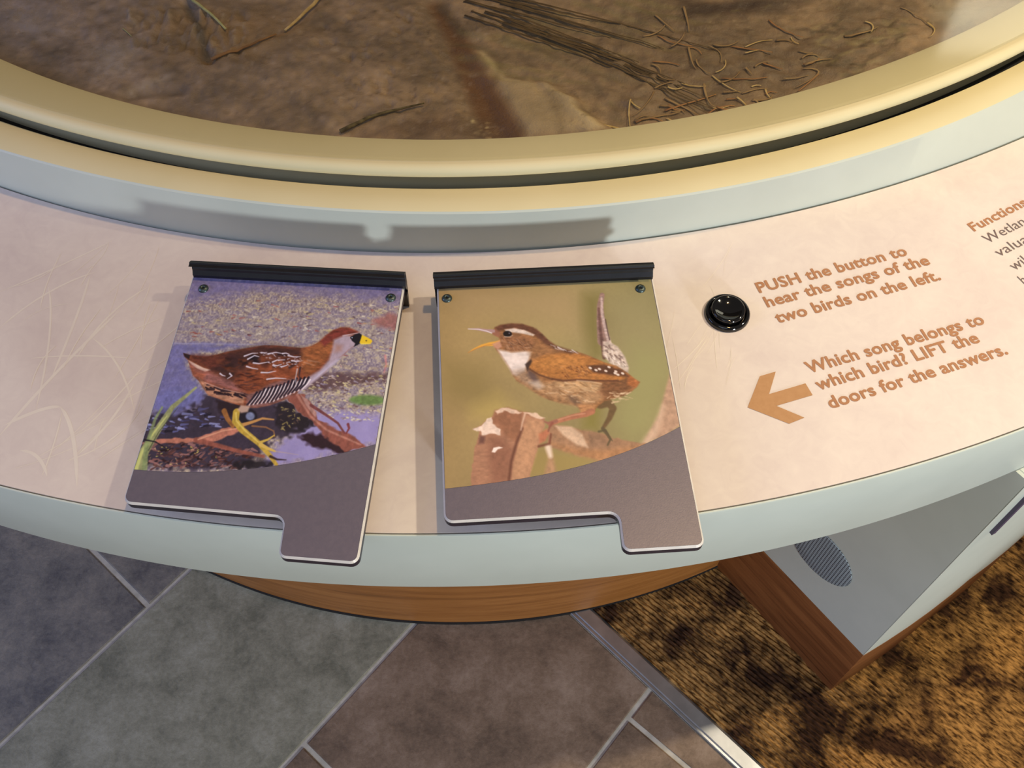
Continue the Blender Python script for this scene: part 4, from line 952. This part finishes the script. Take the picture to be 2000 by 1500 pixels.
    p.line([(820, 676), (900, 690), (1000, 682), (1150, 690), (1300, 690)], 14, (84, 48, 34), 12, .8, 2, None, a)
    p.line([(655, 605), (720, 645), (820, 680)], 12, (86, 52, 36), 10, .8, 2, None, a)
    p.poly([(620, 570), (665, 530), (672, 548), (650, 590), (640, 620)], (54, 38, 34), .9, 2.5, None, a)
    p.line([(1000, 688), (1100, 696), (1180, 712)], 8, (214, 184, 150), 5, .6, 2, None, a)
    # back and nape
    p.poly([(700, 310), (790, 395), (850, 435), (1000, 480), (960, 490), (850, 470), (760, 420), (690, 350)], (88, 54, 42), .85, 5, G, a)
    p.dabs([(820, 430), (1000, 480), (960, 480), (830, 455)], 16, (206, 190, 182), 4, 8, .4, .2, .7, 6, 1, a, 37)
    # head
    p.poly([(400, 300), (440, 282), (520, 270), (600, 275), (680, 300), (745, 350), (790, 398), (720, 370), (640, 330), (540, 305), (470, 312), (420, 330)], (96, 58, 42), .95, 4, G, a)
    p.poly([(470, 315), (540, 305), (620, 320), (690, 352), (680, 362), (600, 345), (520, 335), (480, 330)], (214, 192, 172), .95, 2.5, G, a)
    p.poly([(450, 350), (520, 345), (640, 365), (700, 400), (700, 450), (620, 470), (520, 478), (450, 440), (430, 400)], (140, 94, 62), .9, 6, G, a)
    p.dabs([(450, 380), (660, 380), (680, 460), (500, 470)], 50, [(176, 130, 96), (96, 62, 44)], 5, 12, .5, .6, .55, 3, 1.2, a, 38)
    p.poly([(700, 390), (800, 440), (900, 480), (760, 500), (680, 540), (650, 490)], (150, 104, 66), .7, 10, G, a)
    p.poly([(375, 330), (410, 310), (440, 340), (430, 370), (390, 355)], (150, 96, 76), .8, 4, None, a)
    p.ell((492, 346), 32, 22, (20, 14, 18), .05, 1, 2, None, a); p.ell((505, 342), 6, 5, (120, 110, 120), 0, .8, 1, None, a)
    p.line([(470, 368), (510, 368), (528, 358)], 6, (206, 186, 166), 4, .7, 1.2, None, a)
    # open bill
    p.poly([(200, 308), (280, 304), (340, 312), (400, 315), (400, 335), (372, 342), (320, 330), (260, 318)], (170, 132, 124), 1, 1.4, None, a)
    p.line([(205, 311), (280, 313), (340, 326), (375, 340)], 6, (222, 204, 196), 8, .9, 1, None, a)
    p.poly([(200, 486), (240, 456), (300, 425), (360, 408), (400, 402), (435, 392), (440, 402), (405, 430), (372, 436), (320, 436), (260, 458)], (224, 158, 62), 1, 1.4, None, a)
    p.line([(205, 484), (270, 452), (340, 430), (385, 424)], 5, (170, 110, 60), 5, .7, 1, None, a)
    p.poly([(380, 420), (436, 396), (450, 440), (420, 462), (395, 445)], (196, 140, 110), .9, 3, None, a)
    # near leg
    p.poly([(1000, 860), (1130, 860), (1130, 920), (1070, 950), (1030, 920)], (176, 122, 78), .95, 4, G, a)
    p.line([(1110, 915), (1060, 935), (960, 955), (860, 985), (800, 1005)], 44, (168, 106, 76), 30, 1, 2, F, a)
    p.line([(1060, 928), (960, 946), (850, 980)], 8, (206, 150, 116), 8, .6, 1.6, None, a)
    p.line([(850, 985), (790, 1000), (765, 990)], 26, (150, 96, 76), 12, 1, 1.8, None, a); p.line([(820, 1000), (800, 1030), (790, 1060)], 20, (140, 80, 64), 10, .9, 1.8, None, a)
    p.blur(1)

D1 = [(375, 541), (789.5, 563), (699, 1101), (542, 1088), (555, 1010), (237.5, 982)]
D2 = [(852.5, 564), (1275, 544.5), (1378, 1067), (1217, 1077), (1208, 1001), (867, 1021)]
make_door(D1, [(397, 563), (763, 581)], [(372, 512), (790, 530)], [(262, 917), (360, 922), (480, 917), (560, 906), (640, 892), (735, 868)], sora,
          'left flip door with a photograph of a brown marsh bird with yellow bill wading', 1)
make_door(D2, [(873, 582), (1251, 563)], [(847, 535), (1276, 516)], [(870, 954), (930, 949), (1000, 938), (1100, 918), (1200, 893), (1266, 867), (1336, 833)], wren,
          'right flip door with a photograph of a small brown bird singing, tail up', 2)

# ------------------------------------------------------------------ speaker pier on the right
cab = empty('speaker_pier', (0.458, 0.336, 0)); tag(cab, 'mint-grey pier with round speaker grille and dark oak plinth under the counter', 'pier')
def kc(o):
    o.matrix_parent_inverse = Matrix.Translation((-.458, -.336, 0))
    if 'grille' not in o.name:
        for v_ in o.data.vertices: v_.co.x += -.588*LEAN*v_.co.z; v_.co.y += .809*LEAN*v_.co.z
    return o
LEAN = .0237          # the pier's faces lean in slightly towards the top
cor = np.array([.458, .336]); su = np.array([-.588, .809]); su /= np.linalg.norm(su)
RP = 1.300
def front(t0, k, n=26):
    return None
ccor = cor-C0; t0 = math.atan2(ccor[0], -ccor[1]); r0 = np.hypot(*ccor)
front_pts = []
for i in range(33):
    t = t0+i*.030; r = r0+(1.293-r0)*min(1, i/5); front_pts.append(np.array([C0[0]+r*math.sin(t), C0[1]-r*math.cos(t)]))
back = cor+su*.30
inner = np.array([C0[0]+1.02*math.sin(t0+.96), C0[1]-1.02*math.cos(t0+.96)])
outline = [back, cor]+front_pts[1:]+[inner]
def ext(name, O, z0, z1, m, inset_=0, caps=True):
    if inset_: O = [np.array(p) for p in inset([tuple(q) for q in O], inset_)]
    bm = bmesh.new(); a = [bm.verts.new((p[0], p[1], z0)) for p in O]; b = [bm.verts.new((p[0], p[1], z1)) for p in O]
    for i in range(len(a)): j = (i+1) % len(a); bm.faces.new((a[i], a[j], b[j], b[i]))
    if caps: bm.faces.new(a[::-1]); bm.faces.new(b)
    return kc(bm_obj(name, bm, m, cab))
ZP = .176
tag(ext('plinth', outline, 0.0005, ZP-.003, M['oak_dark']), 'dark oak plinth')
ext('plinth_reveal', outline, ZP-.004, ZP+.002, M['dark_gap'], .0025)
ext('inner_carcass', outline, ZP+.0005, DESK-.112, M['mint'], .004)
# side panel
def wall_panel(name, p, q, z0, z1, th, m, n):
    p, q = np.asarray(p), np.asarray(q); O = [p, q, q+n*th, p+n*th]
    bm = bmesh.new(); a = [bm.verts.new((v[0], v[1], z0)) for v in O]; b = [bm.verts.new((v[0], v[1], z1)) for v in O]
    for i in range(4): j = (i+1) % 4; bm.faces.new((a[i], a[j], b[j], b[i]))
    bm.faces.new(a[::-1]); bm.faces.new(b); return kc(bm_obj(name, bm, m, cab))
sn_ = np.array([-su[1], su[0]])
if sn_ @ (np.array([1, 0])) > 0: sn_ = -sn_      # outward, towards the viewer's left
wall_panel('side_panel', cor+su*.0012+sn_*0, cor+su*.298, ZP+.001, DESK-.1125, -.004, M['mint'], -sn_*-1)
# curved front panel
fp = front_pts; bm = bmesh.new(); rows = []
for p in fp:
    d = (p-C0)/np.linalg.norm(p-C0); rows.append([bm.verts.new((p[0]+d[0]*o_, p[1]+d[1]*o_, z)) for o_, z in ((-.0035, ZP+.001), (.0, ZP+.001), (.0, DESK-.1125), (-.0035, DESK-.1125))])
for a, b in zip(rows, rows[1:]):
    for i in range(4): j = (i+1) % 4; bm.faces.new((a[i], b[i], b[j], a[j]))
bm.faces.new(rows[0]); bm.faces.new(rows[-1][::-1])
kc(smooth_by_angle(bm_obj('front_panel', bm, M['mint'], cab), 30))
# slot in the front panel (dark narrow recess line with its lit lip)
def on_front(px, py):
    d = rayd(px, py); t = .8
    for _ in range(60):
        p = CAM+d*t; r = np.hypot(p[0]-C0[0], p[1]-C0[1]); t += (r-1.2945)*.6
    return CAM+d*t
sp = [on_front(1945, 1037), on_front(2003, 976)]
sp = [np.array([q[0]+.588*LEAN*q[2], q[1]-.809*LEAN*q[2], q[2]]) for q in sp]; xy = .5*(sp[0][:2]+sp[1][:2]); dd = (xy-C0)/np.linalg.norm(xy-C0); tt_ = np.array([-dd[1], dd[0]])
zlo, zhi = sp[0][2], min(sp[1][2]+.10, DESK-.14)
bm = bmesh.new()
rad = np.hypot(*(xy-C0))+.0004; ctr = C0+dd*rad
for (w_, o_, mname) in ((.0045, .0006, 'slot'),):
    O = [ctr+tt_*-w_/2+dd*o_, ctr+tt_*w_/2+dd*o_, ctr+tt_*w_/2-dd*.003, ctr-tt_*w_/2-dd*.003]
    a = [bm.verts.new((v[0], v[1], zlo)) for v in O]; b = [bm.verts.new((v[0], v[1], zhi)) for v in O]
    for i in range(4): j = (i+1) % 4; bm.faces.new((a[i], a[j], b[j], b[i]))
    bm.faces.new(a[::-1]); bm.faces.new(b)
kc(tag(bm_obj('slot', bm, painted('slot_violet_dark', (70, 60, 84), (84, 72, 96), .5), cab), 'dark narrow vertical slot'))
# speaker grille
def grille_mat():
    t = NT('perforated_speaker_mesh'); v = t.coord()
    sp_ = t.n('ShaderNodeSeparateXYZ'); t.l(v, sp_.inputs[0]); outs = []
    for ax_ in ('X', 'Y'):
        m1 = t.n('ShaderNodeMath', operation='MULTIPLY'); m1.inputs[1].default_value = 2*math.pi/.0040; t.l(sp_.outputs[ax_], m1.inputs[0])
        m2 = t.n('ShaderNodeMath', operation='SINE'); t.l(m1.outputs[0], m2.inputs[0]); outs.append(m2.outputs[0])
    m3 = t.n('ShaderNodeMath', operation='ADD'); t.l(outs[0], m3.inputs[0]); t.l(outs[1], m3.inputs[1])
    t.l(t.ramp(m3.outputs[0], [(.0, rgba((150, 162, 166))), (.35, rgba((150, 162, 166))), (.75, rgba((40, 42, 52)))]), t.b.inputs['Base Color'])
    t.set(Roughness=.5); return t.m
gc = cor+su*.1226; gz = DESK-.501; gr = .0484
g = lathe('speaker_grille', [(gr, 0), (gr-.0004, .0007), (gr-.0012, .0009), (gr*.5, .0009), (0, .0009)], grille_mat(), None, 48)
Mx = Matrix(((su[0], 0, sn_[0], gc[0]+sn_[0]*.0004), (su[1], 0, sn_[1], gc[1]+sn_[1]*.0004), (0, 1, 0, gz), (0, 0, 0, 1)))
g.parent = cab; g.matrix_parent_inverse = Matrix.Translation((-.458, -.336, 0)); g.matrix_basis = Mx; tag(g, 'round perforated speaker grille')
bm = bmesh.new()

# ------------------------------------------------------------------ back wall of the gallery (seen only as a reflection in the cover)
bm = bmesh.new(); bmesh.ops.create_cube(bm, size=1, matrix=Matrix.Translation((0, 3.66, 1.9)) @ Matrix.Diagonal((8, .12, 3.8, 1)))
tag(bm_obj('wall_back', bm, M['wall']), kind='structure')
def mirror_hit(px, py, yw=3.55):
    p = at(px, py, .0745); d = rayd(px, py); d = np.array([d[0], d[1], -d[2]]); t = (yw-p[1])/d[1]; return p+d*t
bx = empty('backlit_sign', (2.8, 3.59, 2.8)); tag(bx, 'bright backlit graphic sign high on the back wall, seen only reflected', 'sign')
def box(name, x0, x1, y0, y1, z0, z1, m, par, off):
    bm = bmesh.new(); bmesh.ops.create_cube(bm, size=1, matrix=Matrix.Translation(((x0+x1)/2-off[0], (y0+y1)/2-off[1], (z0+z1)/2-off[2])) @ Matrix.Diagonal((x1-x0, y1-y0, z1-z0, 1)))
    return bm_obj(name, bm, m, par)
em = NT('backlit_cream_film'); em.l(em.ramp(em.noise(em.coord(), 2, 2), [(.3, rgba((255, 246, 218))), (.7, rgba((255, 250, 226)))]), em.b.inputs['Emission Color']); em.set(Roughness=.4); em.b.inputs['Emission Strength'].default_value = 3.0
box('light_face', 1.99, 3.6, 3.55, 3.57, 2.3, 3.30, em.m, bx, (2.8, 3.59, 2.8))
box('frame_post', 1.95, 1.99, 3.54, 3.60, 2.2, 3.34, M['dark_gap'], bx, (2.8, 3.59, 2.8))
box('housing', 1.99, 3.6, 3.57, 3.60, 2.28, 3.32, M['mint'], bx, (2.8, 3.59, 2.8))
